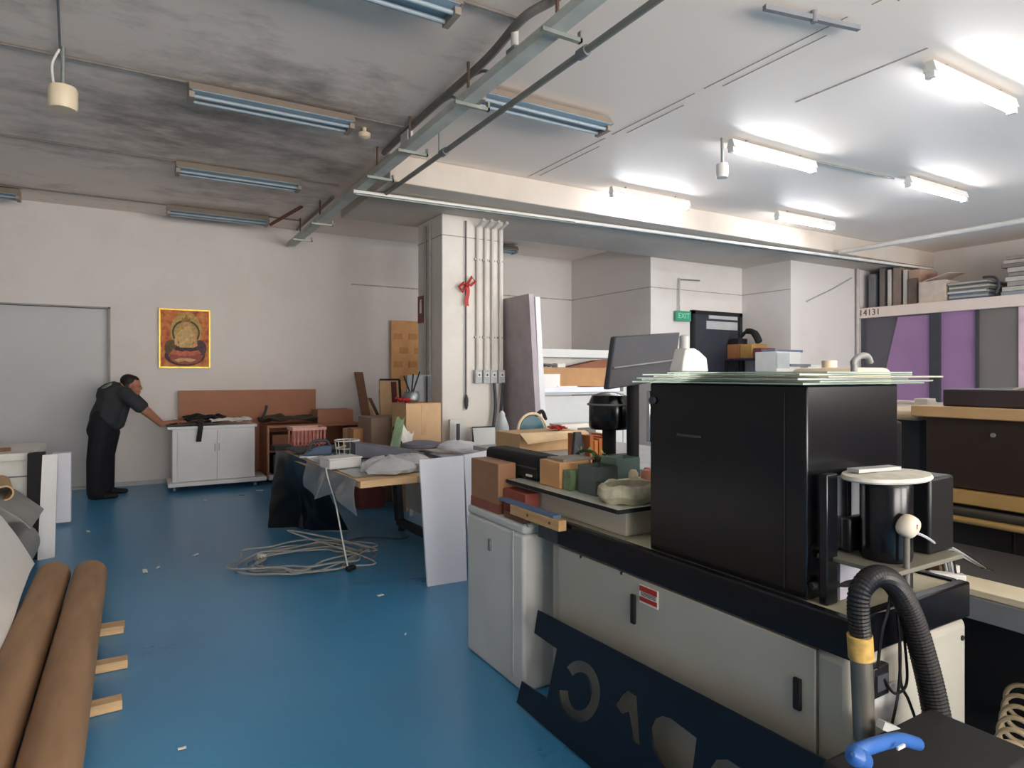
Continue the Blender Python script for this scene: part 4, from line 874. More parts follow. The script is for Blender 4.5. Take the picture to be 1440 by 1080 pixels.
for i in range(5):
    w0 = (x1 - .015 - x0) / 5
    one_box('orange_folder', x0 + i * w0, x0 + i * w0 + w0 * .8, y0 + .01, y1 - .02 * i, .876, z1 - .012 * ((i * 7) % 4), M('folder_%d' % (i % 2), (206, 128, 62) if i % 2 else (180, 104, 54), .6, var=.2), ('orange folder in the magazine file, at its inner end', 'brown orange folder second in the magazine file', 'orange folder in the middle of the magazine file', 'brown orange folder fourth in the magazine file', 'orange folder against the white side of the magazine file')[i], 'folder', 'folders in the magazine file', .002)
tag(MB().hexa([(x0 - .16, y0, .861), (x0 - .03, y0, .861), (x0 - .03, y0 + .03, .861), (x0 - .16, y0 + .03, .861), (x0 - .06, y0 + .1, z1 + .02), (x0 - .01, y0 + .1, z1 + .02), (x0 - .01, y0 + .13, z1 + .02), (x0 - .06, y0 + .13, z1 + .02)]).build('dark_folder', DGREY), 'dark slanting folder beside the orange folders', 'folder')

# ---------------------------------------------------------------- alcove things near the black door
t = thing('steel_rack', 'black steel rack in the alcove beside the black door', 'rack', (9.2, 7.4, 0))
RX0, RX1, RY0, RY1, RZ = 8.98, 9.46, 7.12, 7.84, 1.75
MB().box(RX0, RX1, RY0, RY1, RZ, RZ + .03).build('shelf_board', M('rack_purple_black', (60, 48, 76), .6), t); MB().box(RX0, RX1, RY0, RY1, .9, .93).build('shelf_board', BLACKM, t)
for x in (RX0, RX1 - .04):
    for y in (RY0, RY1 - .04): MB().box(x, x + .04, y, y + .04, 0, RZ).build('post', BLACKM, t)
MB().bar((RX0 + .02, RY0 + .6, RZ), (RX0 + .02, RY0 + .2, 1.1), .03, .03).build('brace', BLACKM, t)
one_box('storage_carton', RX0 + .04, RX1 - .04, 7.56, 7.82, RZ + .031, RZ + .28, M('card_orange_dark', (168, 112, 72), .8), 'orange brown carton on the black rack closest to the door', 'box')
one_box('storage_carton', RX0 + .04, RX1 - .04, 7.3, 7.54, RZ + .031, RZ + .27, M('card_ochre', (176, 134, 74), .8), 'ochre carton in the middle of the black rack', 'box')
one_box('storage_carton', RX0 + .06, RX1 - .04, 7.13, 7.28, RZ + .031, RZ + .2, M('card_plum', (110, 66, 82), .8), 'plum carton at the near end of the black rack', 'box')
one_box('black_carton', RX0 + .06, RX0 + .3, 7.6, 7.78, RZ + .281, RZ + .38, BLACKM, 'flat black box on the orange brown carton on the rack', 'box')
tag(MB().tube(curve_pts([(9.15, 7.62, RZ + .42), (9.15, 7.5, RZ + .50), (9.15, 7.35, RZ + .46), (9.15, 7.25, RZ + .3)]), [.03] * 8 + [.05] * 8 + [.06] * 8 + [.05], 12).build('black_lamp_head', BLACKM), 'black curved lamp head on the cartons of the rack', 'lamp')
q = 1.45
a = Y(1096, 490, 6.4); b = Y(1130, 530, 6.4)
t = thing('photocopier', 'tall white photocopier with a grey paper tray beside the lit white wall', 'photocopier', ((a.x + b.x) / 2, 6.6, 0))
MB().box(a.x, b.x, 6.4, 6.85, 0, 1.55).build('body', OFFW, t, .008)
MB().box(a.x, b.x, 6.45, 6.85, 1.55, 1.86).build('scanner_head', WHITEP, t, .01); MB().box(a.x, a.x + .3, 6.44, 6.45, 1.6, 1.84).build('panel', LGREY, t)
MB().box(a.x + .3, b.x + .22, 6.42, 6.8, 1.63, 1.67).build('paper_tray', MGREY, t, .005); MB().box(a.x + .12, b.x - .02, 6.39, 6.4, 1.42, 1.5).build('slot', DGREY, t)
one_box('blue_grey_box', a.x + .1, b.x + .2, 6.55, 6.8, 1.861, 1.9, M('dull_blue', (112, 120, 140), .6), 'flat dull blue box on the photocopier top', 'box')
one_box('storage_carton', b.x + .26, b.x + .62, 6.5, 6.85, 0, 1.66, OFFW, 'tall pale box standing beside the photocopier', 'box')
conduit('wall_conduit', [(11.33, 6.85, 0), (11.33, 6.85, CZ)], .03, M('conduit_pinkish', (190, 180, 176), .5), 'vertical grey pipe at the corner beside the stencilled ledge', 'pipe', n=12)
conduit('wall_cable', [(9.9, 6.88, 2.75), (10.6, 6.88, 3.0), (11.2, 6.88, 3.25)], .012, LGREY, 'thin cable slanting up the lit white wall', 'cable')

# ---------------------------------------------------------------- stored sheets on the ledge
LG = 2.702
def ledge(name, y0, y1, x0, x1, z0, z1, mat, label, cat, group=None): return one_box(name, x0, x1, y0, y1, z0, z1, mat, label, cat, group, .003)
for i, (y0, w0, h, mt, lab) in enumerate(((6.66, .12, .62, MGREY, 'grey upright board on the ledge beside the corner pipe'), (6.5, .08, .7, GREYBLIND, 'taller grey beige board second on the ledge'), (6.38, .06, .66, PIPEW, 'pale upright board third on the ledge'),
      (6.22, .12, .68, M('board_taupe', (146, 128, 118), .7), 'taupe upright board fourth on the ledge'), (6.1, .07, .62, PIPEW, 'short pale upright board fifth on the ledge'), (5.88, .2, .6, M('card_faded', (182, 150, 132), .8), 'faded brown carton on the ledge after the upright boards'))):
    ledge('stored_board' if i < 5 else 'storage_carton', y0, y0 + w0, 11.55, 12.1, LG, LG + h, mt, lab, 'board' if i < 5 else 'box')
t = thing('pale_carton', 'pale carton with a folded flap on the ledge above the purple windows', 'box', (11.8, 5.65, LG))
MB().box(11.45, 12.0, 5.45, 5.86, LG, LG + .36).build('body', M('card_pale', (206, 190, 176), .8), t, .004)
MB().hexa([(11.4, 5.4, LG + .45), (12.0, 5.4, LG + .5), (12.0, 5.8, LG + .36), (11.45, 5.8, LG + .36), (11.4, 5.4, LG + .46), (12.0, 5.4, LG + .51), (12.0, 5.8, LG + .37), (11.45, 5.8, LG + .37)]).build('flap', M('card_pale2', (214, 196, 182), .8), t)
ledge('small_dark_box', 5.92, 6.06, 11.5, 11.54, LG, LG + .45, M('umber', (112, 98, 90), .8), 'small umber panel leaning before the faded carton on the ledge', 'panel')
rs = random.Random(5)
cols = [(86, 104, 136), (170, 172, 170), (110, 128, 150), (196, 194, 190), (120, 120, 118), (188, 184, 176), (104, 106, 104), (176, 172, 166)]
names = ['dark blue', 'pale grey', 'dull blue', 'white', 'mid grey', 'cream', 'charcoal', 'greige']
z = LG
for i in range(8):
    h = .026 + .012 * rs.random(); dy = .05 * rs.random()
    ledge('stored_sheet', 4.82 + dy, 5.4 + dy * .5, 11.45 + .05 * rs.random(), 12.2, z, z + h, M('sheet_%d' % i, cols[i], .5), '%s sheet in the short pile on the ledge, %s from the bottom' % (names[i], ('first', 'second', 'third', 'fourth', 'fifth', 'sixth', 'seventh', 'topmost, eighth')[i]), 'sheet', 'short pile of sheets on the ledge')
    z += h + .004
z = LG
cols = [(150, 158, 168), (190, 186, 180), (160, 154, 150), (198, 190, 186), (146, 138, 132), (186, 178, 172), (128, 120, 114), (190, 180, 172), (150, 140, 134)]
names = ['blue grey', 'pale cream', 'warm grey', 'off white', 'taupe', 'pale beige', 'umber grey', 'light sand', 'dull brown']
for i in range(9):
    h = .05 + .02 * rs.random(); dy = .1 * rs.random()
    ledge('stored_sheet', 1.5, 4.68 - dy, 11.45 + .06 * rs.random(), 12.25, z, z + h, M('longsheet_%d' % i, cols[i], .55), '%s long sheet in the tall ledge pile, %s from the bottom' % (names[i], ('first', 'second', 'third', 'fourth', 'fifth', 'sixth', 'seventh', 'eighth', 'ninth')[i]), 'sheet', 'tall pile of long sheets on the ledge')
    z += h + .006
tag(MB().tube(curve_pts([(11.44, 4.9, 3.02), (11.42, 4.74, 3.0), (11.42, 4.68, 2.88), (11.43, 4.72, 2.75)]), .02).build('sheet_clamp', DGREY), 'dark hooked clamp at the end of the short sheet pile', 'clamp')

# ================================================================ THE CREAM MACHINE
t = thing('cream_machine', 'cream-panelled machine base with a black rim and black tower, largest machine', 'machine', (1.93, 1.7, 0))
MX0, MX1, MY0, MY1 = 1.62, 2.24, 1.0, 2.42
base = MB().box(MX0 + .012, MX1, MY0, MY1, 0, .75).build('base', MACHW, t, .03, 4)
dd = MB().box(MX0, MX0 + .013, 1.10, 2.34, .06, .742).build('door', MACHW, t, .004)
MB().box(MX0 + .004, MX0 + .0125, 1.096, 1.10, .06, .742).build('door_gap', M('gap_olive', (96, 94, 86), .6), t)
a = X(892, 856, MX0); MB().box(MX0 - .012, MX0, a.y - .012, a.y + .012, a.z - .055, a.z + .055).build('handle', BLACKM, dd, .004)
a = X(1123, 975, MX0); MB().box(MX0 - .012, MX0, a.y - .012, a.y + .012, a.z - .045, a.z + .045).build('handle', BLACKM, dd, .004)
a = X(900, 826, MX0); b = X(926, 853, MX0)
zq = (a.z + b.z) / 2; b.z, a.z = zq - .032, zq + .045
st = MB().box(MX0 - .004, MX0, b.y, a.y, b.z, a.z - .012).build('warning_label', PAPER, dd)
for f0, f1 in ((.68, .98), (.12, .36)): MB().box(MX0 - .006, MX0 - .003, b.y + .003, a.y - .003, b.z + (a.z - .012 - b.z) * f0, b.z + (a.z - .012 - b.z) * f1).build('red_band', RED, st)
for f0 in (.44, .52, .6): MB().box(MX0 - .006, MX0 - .003, b.y + .01, a.y - .01, b.z + (a.z - .012 - b.z) * f0, b.z + (a.z - .012 - b.z) * (f0 + .03)).build('small_print', INK, st)
for u, v in ((817, 783), (874, 806)):
    a = X(u, v, MX0); MB().cyl((MX0 - .003, a.y, a.z), (MX0 + .006, a.y, a.z), .006, n=10).build('screw_hole', BLACKM, dd)
rim = MB()
rim.box(MX0 - .006, MX0 + .03, MY0 - .006, 2.34, .75, .858).box(MX0 + .03, MX1, MY0 - .006, MY0 + .03, .75, .858).box(MX1 - .03, MX1, MY0 + .03, 3.1, .75, .858)
rim.build('rim', BLACKG, t, .006)
MB().box(MX0 + .03, MX1 - .03, MY0 + .03, 2.5, .80, .85).box(1.70, MX1 - .03, 2.5, 3.1, .80, .85).build('bed', DUST, t)
MB().box(MX0 - .004, MX0 + .03, 2.34, 2.5, .75, .85).build('rim_end', DGREY, t, .004)
MB().cyl((MX1 - .04, MY0 - .004, .69), (MX1 - .04, MY0 + .004, .69), .008, n=10).build('screw_hole', BLACKM, t)
# black tower
BX0, BX1, BY0, BY1, BZ = 1.66, 2.13, 1.154, 1.80, 1.47
tw = MB().box(BX0, BX1, BY0, BY1, .852, BZ).build('tower', BLACKG, t, .006)
MB().box(BX0 - .004, BX0, BY0 + .07, BY0 + .074, .87, BZ - .02).build('panel_joint', BLACKM, tw)
MB().box(BX0 - .005, BX0, 1.55, 1.66, 1.285, 1.292).build('slot', DGREY, tw)
a = X(919, 563, BX0); MB().cyl((BX0 - .012, a.y, a.z), (BX0, a.y, a.z), .013, n=18).build('knob', DGREY, tw)
MB().box(BX0 - .002, BX0 + .03, BY1, BY1 + .018, 1.25, 1.44).build('chrome_strip', CHROME, tw, .003)
MB().box(BX1 - .0, BX1 + .02, BY0 - .02, BY0 + .02, .852, .99).build('post', BLACKM, t); MB().box(1.672, 1.725, 1.10, 1.125, .852, 1.22).build('post', BLACKG, t, .004)
MB().cyl((1.66, 1.14, .9), (2.0, 1.06, .885), .01, n=10).build('rod', BLACKM, t)
# motor unit on its bracket
mu = thing('motor_unit', 'black drum motor unit with a dusty white top on a bracket beside the tower', 'motor', (1.9, 1.04, .97))
MB().box(1.70, 2.06, .93, 1.15, .972, .985).build('bracket_plate', M('bracket_dusty', (112, 110, 98), .6), mu, .003)
MB().lathe([(.062, .986), (.066, 1.0), (.066, 1.19), (.062, 1.2)], (1.822, 1.02, 0), 40).build('drum', BLACKG, mu)
MB().box(1.955, 2.09, .97, 1.14, .986, 1.205).build('side_housing', BLACK, mu, .008)
MB().lathe([(.135, 1.202), (.14, 1.207), (.135, 1.216), (.02, 1.219)], (1.87, 1.045, 0), 40, sx=1.12, sy=.72).build('top_plate', M('dusty_white_plate', (206, 202, 190), .7, var=.15, scale=20), mu)
MB().obox((1.86, 1.075, 1.226), (.17, .04, .01), (0, 0, -.15)).build('strip', LGREY, mu)
MB().box(1.735, 1.93, 1.138, 1.15, .99, 1.2).build('back_plate', M('aluminium_pale', (206, 208, 216), .35, .3), mu)
for x in (1.80, 1.82): MB().cyl((x, 1.125, .99), (x, 1.125, 1.2), .005, n=8).build('guide_rod', BLACKM, mu)
MB().box(1.765, 1.86, 1.09, 1.12, .99, 1.09).build('carriage', BLACK, mu, .008)
MB().cyl((1.83, 1.09, 1.06), (1.83, 1.075, 1.06), .012, n=12).build('spindle', CHROME, mu)
MB().box(1.75, 1.85, 1.11, 1.14, .852, .97).build('stand_plate', M('lavender_plate', (190, 188, 200), .5), mu)
MB().box(1.98, 2.04, 1.06, 1.12, .852, .972).build('stand_leg', BLACKM, mu)
MB().cyl((2.09, 1.05, 1.1), (2.16, 1.05, 1.1), .014, n=12).build('shaft', LGREY, mu)

# grey end cabinet and its load
t = thing('grey_cabinet', 'tall grey white metal cabinet at the end of the cream machine', 'cabinet', (1.85, 2.85, 0))
MB().box(1.58, 2.2, 2.57, 3.16, 0, .745).box(1.58, 1.695, 2.57, 3.16, .745, .795).build('body', GREYW, t, .018, 4)
MB().box(1.575, 1.58, 2.66, 2.668, .05, .75).build('door_joint', LGREY, t)
a = X(690, 766, 1.58); MB().box(1.568, 1.58, a.y - .012, a.y + .012, a.z - .03, a.z + .03).build('latch', MGREY, t, .004)
CT = .796
tag(MB().box(1.585, 1.69, 2.82, 3.12, CT, 1.05).build('brown_carton', M('card_brown_shiny', (158, 116, 86), .5), None, .004), 'brown carton with a red band standing on the grey cabinet', 'box')
MB().box(1.584, 1.691, 2.819, 3.121, CT + .003, CT + .05).build('red_band', M('card_red_band', (146, 84, 68), .6), bpy.data.objects['brown_carton'])
one_box('red_carton', 1.61, 1.69, 2.6, 2.81, CT, .93, M('card_red_dull', (150, 76, 62), .7), 'dull red flat carton under the edge of the glass shelf', 'box')
t = thing('timber_lath', 'pale timber lath with a blue edge lying on the grey cabinet', 'lath', (1.58, 2.4, CT))
P0, P1 = Vector((1.575, 2.62, .84)), Vector((1.572, 2.25, .85))
MB().box(1.56, 1.6, 2.25, 2.66, .832, .878).build('lath', WOOD, t, .002)
MB().box(1.565, 1.608, 2.3, 2.78, .8785, .89).build('blue_edge', BLUED, t)
for y in (2.32, 2.5): MB().cyl((1.557, y, .856), (1.561, y, .856), .007, n=10).build('knot', WOODD, t)
MB().box(1.585, 1.605, 2.58, 2.76, .797, .832).build('support', WOODD, t)
tag(MB().tube([(1.56 + .0, 2.5, .803), (1.62, 2.62, .803), (1.66, 2.6, .803), (1.6, 2.48, .803)], .003, 6, True).build('cable_tie', GREEN), 'small green wire frame lying on the grey cabinet top', 'wire')
tag(MB().sheet(lambda u, v: (1.6 + .06 * u, 2.68 + .07 * v, CT + .004), 3, 3, .002).build('paper_scrap', PAPER), 'torn paper scrap on the grey cabinet before the brown carton', 'scrap')
t = thing('shelf_block', 'long grey wood block with a glass shelf top beside the tower', 'shelf', (1.9, 2.5, .852))
MB().box(1.70, 2.2, 1.98, 3.15, .852, .962).build('block', M('limed_wood', (196, 190, 176), .6, var=.08, stretch=(1, .5, 8)), t, .003)
gl = MB().box(1.625, 2.22, 1.94, 2.8, .964, .974).build('glass_top', M('shelf_glass_pale', (206, 208, 196), .12, var=.03), t, .004)
MB().box(1.62, 1.626, 1.94, 2.8, .958, .974).box(1.626, 2.22, 1.934, 1.94, .958, .974).build('black_edge', BLACKM, gl)
GT = .975
t = thing('black_case', 'black soft case lying on the glass shelf behind the brown carton', 'case', (1.77, 2.9, GT))
MB().box(1.70, 1.85, 2.62, 3.18, GT, 1.10).build('body', BLACKM, t, .03, 4); MB().box(1.694, 1.70, 2.64, 3.1, 1.035, 1.042).build('zip', DGREY, t); MB().box(1.692, 1.699, 2.68, 2.73, .995, 1.005).build('tab', WHITEP, t)
one_box('tan_box', 1.69, 1.86, 2.43, 2.6, GT, 1.095, M('tan_box_card', (206, 156, 108), .7), 'small tan box beside the black case on the glass shelf', 'box')
one_box('grey_card', 1.72, 1.9, 2.44, 2.58, 1.0955, 1.106, M('card_grey_top', (150, 142, 132), .7), 'grey card lying on the small tan box', 'card', bev=.001)
def holder(x, y, sx, sy, h, mat, lab, rim=None):
    t_ = thing('acrylic_holder', lab, 'holder', (x, y, GT), None)
    MB().box(x, x + sx, y, y + .004, GT, GT + h).box(x, x + sx, y + sy - .004, y + sy, GT, GT + h).box(x, x + .004, y + .004, y + sy - .004, GT, GT + h).box(x + sx - .004, x + sx, y + .004, y + sy - .004, GT, GT + h).build('wall_panel', mat, t_)
    MB().box(x + .004, x + sx - .004, y + .004, y + sy - .004, GT, GT + .004).build('bottom_panel', mat, t_)
    if rim: MB().box(x + .01, x + sx - .01, y + .01, y + sy - .01, GT + .005, GT + h * rim[0]).build('content', rim[1], t_)
    return t_
holder(1.70, 2.36, .1, .055, .09, GREENP, 'clear green acrylic holder beside the small tan box', (.8, M('leaf_green', (120, 156, 96), .6, var=.4, scale=60)))
holder(1.72, 2.2, .12, .13, .125, SMOKEP, 'smoky dark acrylic holder, tallest on the glass shelf', (.5, M('dark_blue_content', (58, 64, 78), .5)))
holder(1.9, 2.28, .14, .12, .14, M('teal_acrylic', (164, 194, 188), .2, trans=.65, var=.05), 'teal acrylic holder behind the smoky one', (.5, M('green_content', (76, 108, 84), .6, var=.4, scale=50)))
t = thing('green_plant_sprig', 'small artificial green sprig curling behind the green holder', 'plant', (1.9, 2.52, GT))
MB().tube(curve_pts([(1.9, 2.54, GT), (1.9, 2.6, 1.06), (1.9, 2.56, 1.12), (1.9, 2.46, 1.13), (1.9, 2.4, 1.1)]), .008).build('stem', M('sprig_dark', (60, 84, 52), .6), t)
rr = random.Random(2); m = MB()
for k in range(26):
    p = Vector((1.87 + .07 * rr.random(), 2.36 + .2 * rr.random(), 1.06 + .07 * rr.random())); d = Vector((rr.random() - .5, rr.random() - .5, rr.random() - .2)).normalized() * .03; w_ = d.cross(Vector((0, 0, 1))).normalized() * .009
    m.hexa([p, p + d * .5 + w_, p + d, p + d * .5 - w_] + [q + Vector((0, 0, .0015)) for q in (p, p + d * .5 + w_, p + d, p + d * .5 - w_)])
m.build('foliage', M('leaf_lime', (150, 190, 110), .5, var=.3, scale=60), t)
t = thing('mesh_pouch', 'yellowish translucent mesh pouch lying on the corner of the glass shelf', 'pouch', (1.78, 2.05, GT))
b = MB(); c0 = Vector((1.79, 2.06, GT)); rings = []
for r, z in ((.9, 0), (1.08, .03), (1.05, .06), (.92, .075)):
    rings.append([c0 + Vector((.14 * r * math.cos(2 * PI * k / 30), .105 * r * math.sin(2 * PI * k / 30), z + .006 * math.sin(5 * k))) for k in range(30)])
for r, z in ((.84, .07), (.8, .02)): rings.append([c0 + Vector((.14 * r * math.cos(2 * PI * k / 30), .105 * r * math.sin(2 * PI * k / 30), z)) for k in range(30)])
b.rings(rings).build('mesh_side', YELLOWM, t)
bb = MB().obox((1.8, 2.06, GT + .04), (.13, .09, .03), (0, 0, .4)).build('content', M('mauve_content', (140, 116, 108), .7, var=.3, scale=30), t, .01)
tag(crumple(1.9, 2.16, 1.98, 2.2, GT, .05, .006, 5, 41, 14).build('grey_rag', LGREY), 'pale grey rag behind the mesh pouch on the glass shelf', 'rag')
for i, (x, y, r, mt, lab) in enumerate(((1.93, 2.2, .022, CREAMP, 'cream round cap behind the mesh pouch'), (1.98, 2.17, .026, M('coral', (206, 140, 110), .5), 'coral coloured round cap behind the mesh pouch'), (2.03, 2.22, .02, M('rose', (186, 90, 80), .5), 'rose coloured round cap behind the mesh pouch'))):
    tag(MB().lathe([(r * .8, 1.03), (r, 1.035), (r, 1.06), (r * .6, 1.075)], (x, y, 0), 16).build('round_stopper', mt), lab, 'cap', 'caps behind the pouch')
one_box('small_carton', 1.88, 2.08, 2.14, 2.26, GT, 1.029, OFFW, 'small white carton carrying the round caps', 'box')
# monitor and its arm
mon = thing('monitor', 'tilted dark grey monitor panel standing behind the black tower', 'monitor', (2.15, 2.35, .975))
a, b_, c_, d_ = (Y(u, v, yy) for (u, v), yy in zip(((865, 473), (957, 467), (948, 533), (855, 548)), (2.42, 2.42, 2.33, 2.33)))
sh = Vector((0, .04, 0))
MB().hexa([d_, c_, c_ + sh, d_ + sh, a, b_, b_ + sh, a + sh]).build('screen_shell', M('monitor_grey', (64, 66, 72), .45, var=.05), mon, .008)
e0, e1 = d_.lerp(a, .4), c_.lerp(b_, .4)
MB().bar(e0 + Vector((.01, -.008, 0)), e1 + Vector((-.01, -.008, 0)), .01, .006).build('seam_line', MGREY, mon)
for k in (-.02, .02):
    q = e0.lerp(e1, .42) + Vector((k, -.01, -.05)); MB().cyl(q, q + Vector((0, .012, 0)), .008, n=10).build('button', BLACKM, mon)
st = MB().cyl((2.12, 2.42, GT), (2.12, 2.42, 1.46), .03, n=16).build('stand_pole', BLACKM, mon); MB().lathe([(.1, GT), (.1, GT + .015), (.04, GT + .025)], (2.12, 2.42, 0)).build('stand_foot', BLACKM, mon)
q0, q1 = Y(848, 606, 2.5), Y(893, 552, 2.5)
dr_ = thing('black_drum', 'shiny black drum tank beneath the monitor', 'drum', ((q0.x + q1.x) / 2, 2.6, q0.z))
rad = (q1.x - q0.x) / 2; cx_ = (q0.x + q1.x) / 2
MB().lathe([(rad * .9, q0.z), (rad, q0.z + .015), (rad, q1.z - .05), (rad * .85, q1.z - .015), (rad * .4, q1.z)], (cx_, 2.58, 0), 32).build('shell', BLACKG, dr_)
MB().cyl((cx_, 2.58, GT), (cx_, 2.58, q0.z), .035, n=16).build('pedestal', BLACKM, dr_)
MB().tube([(cx_ + (rad + .004) * math.cos(2 * PI * k / 32), 2.58 + (rad + .004) * math.sin(2 * PI * k / 32), q1.z - .06) for k in range(32)], .006, 6, True).build('band', MGREY, dr_)
one_box('wood_box', 1.96, 2.18, 2.44, 2.54, GT, 1.1, M('maroon_box', (70, 46, 46), .6), 'dark maroon box under the black drum', 'box')
# sheets of glass and bottles on the tower
gz = BZ + .002
gcol = [(196, 220, 206), (214, 226, 208), (188, 212, 204), (222, 226, 204), (196, 216, 200), (210, 228, 220)]
for i, (dx0, dx1, dy0, dy1, rz) in enumerate(((-.06, .1, -.03, .03, .0), (-.03, .12, -.05, .01, .05), (-.05, .02, -.02, .02, -.06), (.0, .16, -.06, -.02, .03), (-.02, .08, .0, .02, -.04), (.05, .05, -.02, -.04, .06))):
    cx_, cy_ = (BX0 + BX1 + dx0 + dx1) / 2, (BY0 + BY1 + dy0 + dy1) / 2
    tag(MB().obox((cx_, cy_, gz + .0025), (BX1 - BX0 + dx1 - dx0, BY1 - BY0 + dy1 - dy0, .005), (0, 0, rz * .4)).build('glass_sheet', M('glass_edge_%d' % i, gcol[i], .1, trans=.5, var=0), None), '%s greenish glass sheet on the black tower, counted from below' % ('first', 'second', 'third', 'fourth', 'fifth', 'sixth, topmost')[i], 'glass sheet', 'glass sheets on the tower')
    gz += .0065
t = thing('spray_bottle', 'white plastic bottle with angled shoulders on the glass sheets', 'bottle', (1.76, 1.7, gz))
MB().rings([[Vector((1.757 + sx * .068, 1.70 + sy * .035, z)) for sx, sy in ((-1, -1), (1, -1), (1, 1), (-1, 1))] if k == 0 else [Vector((1.757 + ox + sx * w0, 1.70 + sy * .03, z)) for sx, sy in ((-1, -1), (1, -1), (1, 1), (-1, 1))] for k, (z, w0, ox) in enumerate(((gz, .068, 0), (gz + .05, .058, .005), (gz + .075, .035, -.01), (gz + .085, .02, -.02)))]).build('bottle_body', WHITEP, t, .006)
MB().lathe([(.018, gz + .085), (.018, gz + .13), (.01, gz + .135)], (1.735, 1.70, 0), 14).build('cap', LGREY, t)
tk = thing('ink_cabinet', 'black floor cabinet behind the tower carrying the cream jerrycan', 'cabinet', (2.55, 1.5, 0))
MB().box(2.36, 2.73, 1.46, 1.9, 0, 1.31).build('body', BLACK, tk, .01); MB().hexa([(2.36, 1.44, .95), (2.66, 1.44, .95), (2.66, 1.46, .95), (2.36, 1.46, .95), (2.36, 1.44, 1.33), (2.6, 1.44, 1.3), (2.6, 1.46, 1.3), (2.36, 1.46, 1.33)]).build('front_panel', BLACKG, tk)
for x, z in ((2.42, 1.22), (2.5, 1.1), (2.56, 1.04)): MB().cyl((x, 1.43, z), (x, 1.44, z), .008, n=10).build('screw', LGREY, tk)
a = Y(1203, 545, 1.5); b_ = Y(1257, 517, 1.5)
t = thing('jerrycan', 'cream plastic jerrycan behind the glass sheets by the purple windows', 'jerrycan', ((a.x + b_.x) / 2, 1.65, 1.31))
MB().box(a.x, b_.x, 1.5, 1.8, 1.312, b_.z).build('can_body', CREAMP, t, .03, 4); MB().cyl((a.x + .06, 1.65, b_.z), (a.x + .06, 1.65, b_.z + .03), .03, n=16).build('cap', CREAMP, t)
a = Y(1201, 534, 1.3); q = Y(1206, 504, 1.3); r_ = Y(1224, 510, 1.3)
tag(MB().tube(curve_pts([(a.x, 1.3, gz), (a.x, 1.3, gz + .02), (a.x, 1.3, q.z - .01), (q.x + .015, 1.3, q.z + .008), (r_.x - .02, 1.3, q.z + .008), (r_.x, 1.3, r_.z)]), .011, 12).build('hooked_pipe', M('pipe_grey_matte', (140, 140, 140), .5, .3)), 'grey hooked pipe standing on the glass sheets beside the jerrycan', 'pipe')

# ---------------------------------------------------------------- near end of the machine: hose, cables, vacuum
hp = curve_pts([Y(1211, 900, .95), Y(1207, 858, .95), Y(1211, 828, .95), Y(1232, 810, .945), Y(1258, 822, .94), Y(1282, 868, .93), Y(1303, 940, .91), Y(1318, 1010, .89), Y(1330, 1080, .87), Y(1340, 1150, .85)], 14)
L = [0]
for i in range(1, len(hp)): L.append(L[-1] + (hp[i] - hp[i - 1]).length)
fine, k = [], 0
nstep = int(L[-1] / .0045)
for i in range(nstep):
    s_ = L[-1] * i / nstep
    while L[k + 1] < s_: k += 1
    fine.append(hp[k].lerp(hp[k + 1], (s_ - L[k]) / max(1e-6, L[k + 1] - L[k])))
rr_ = [(.026 + .012 * i / nstep) * (1.0 if i % 2 else .9) for i in range(nstep)]
t = thing('corrugated_hose', 'thick black corrugated hose arching over the near end of the machine', 'hose', (1.7, .93, .3))
MB().tube(fine, rr_, 18).build('hose', BLACK, t, flat=True)
c0 = Y(1209, 893, .95); c1 = Y(1211, 925, .95)
MB().cyl(c0, c1, .03, n=18).build('tape_wrap', BRASS, t)
c2 = Y(1216, 1040, .95); MB().cyl(c1, c2, .026, n=18).build('steel_pipe', M('steel_dull', (130, 126, 118), .4, .6), t)
a = Y(1221, 938, .99); b_ = Y(1243, 972, .99)
t = thing('switch_block', 'small black switch block fixed on the near end of the machine', 'switch', ((a.x + b_.x) / 2, .98, b_.z))
MB().box(a.x, b_.x, .975, .999, b_.z, a.z).build('block', BLACK, t, .004); MB().box(a.x + .01, b_.x - .015, .97, .976, b_.z + .02, a.z - .02).build('rocker', DGREY, t)
a = Y(1222, 972, .998); b_ = Y(1262, 1000, .998)
one_box('cover_plate', a.x, b_.x, .99, .999, b_.z, a.z, LGREY, 'pale plate below the switch block on the machine end', 'plate', bev=.002)
for i, (pts, lab) in enumerate((([Y(1234, 940, .97), Y(1240, 890, .965), Y(1250, 852, .96), Y(1253, 800, .95)], 'black cable rising from the switch block to the bracket'),
      ([Y(1243, 955, .97), Y(1258, 975, .96), Y(1275, 960, .955), Y(1272, 900, .95), Y(1264, 830, .95)], 'black cable looping from the switch block toward the plug pole'),
      ([Y(1254, 1020, .965), Y(1263, 975, .96), Y(1266, 920, .955), Y(1262, 860, .95)], 'black cable hanging beside the loop, inner strand'),
      ([Y(1294, 1030, .95), Y(1278, 985, .955), Y(1267, 960, .96), Y(1265, 900, .955)], 'black cable crossing the hanging strand near the hose'))):
    tag(MB().tube(curve_pts(pts), .004, 6).build('power_cable', BLACK), lab, 'cable')
t = thing('plug_pole', 'thin grey pole holding a white plug beside the motor unit', 'pole', (1.8, .94, .86))
a = Y(1275, 752, .94); b_ = Y(1275, 868, .94)
MB().cyl(b_, a, .008, n=10).build('pole', M('pole_grey', (110, 108, 100), .5), t)
q = Y(1277, 740, .94)
MB().lathe([(.004 + .0235 * math.sin(PI * k / 12) ** .7, -.03 * math.cos(PI * k / 12)) for k in range(13)], q, 28, (.5, -.2, .8)).build('plug', M('plug_cream', (226, 216, 196), .45), t)
MB().obox(q + Vector((0, -.024, .004)), (.016, .006, .012)).build('marker', RED, t)
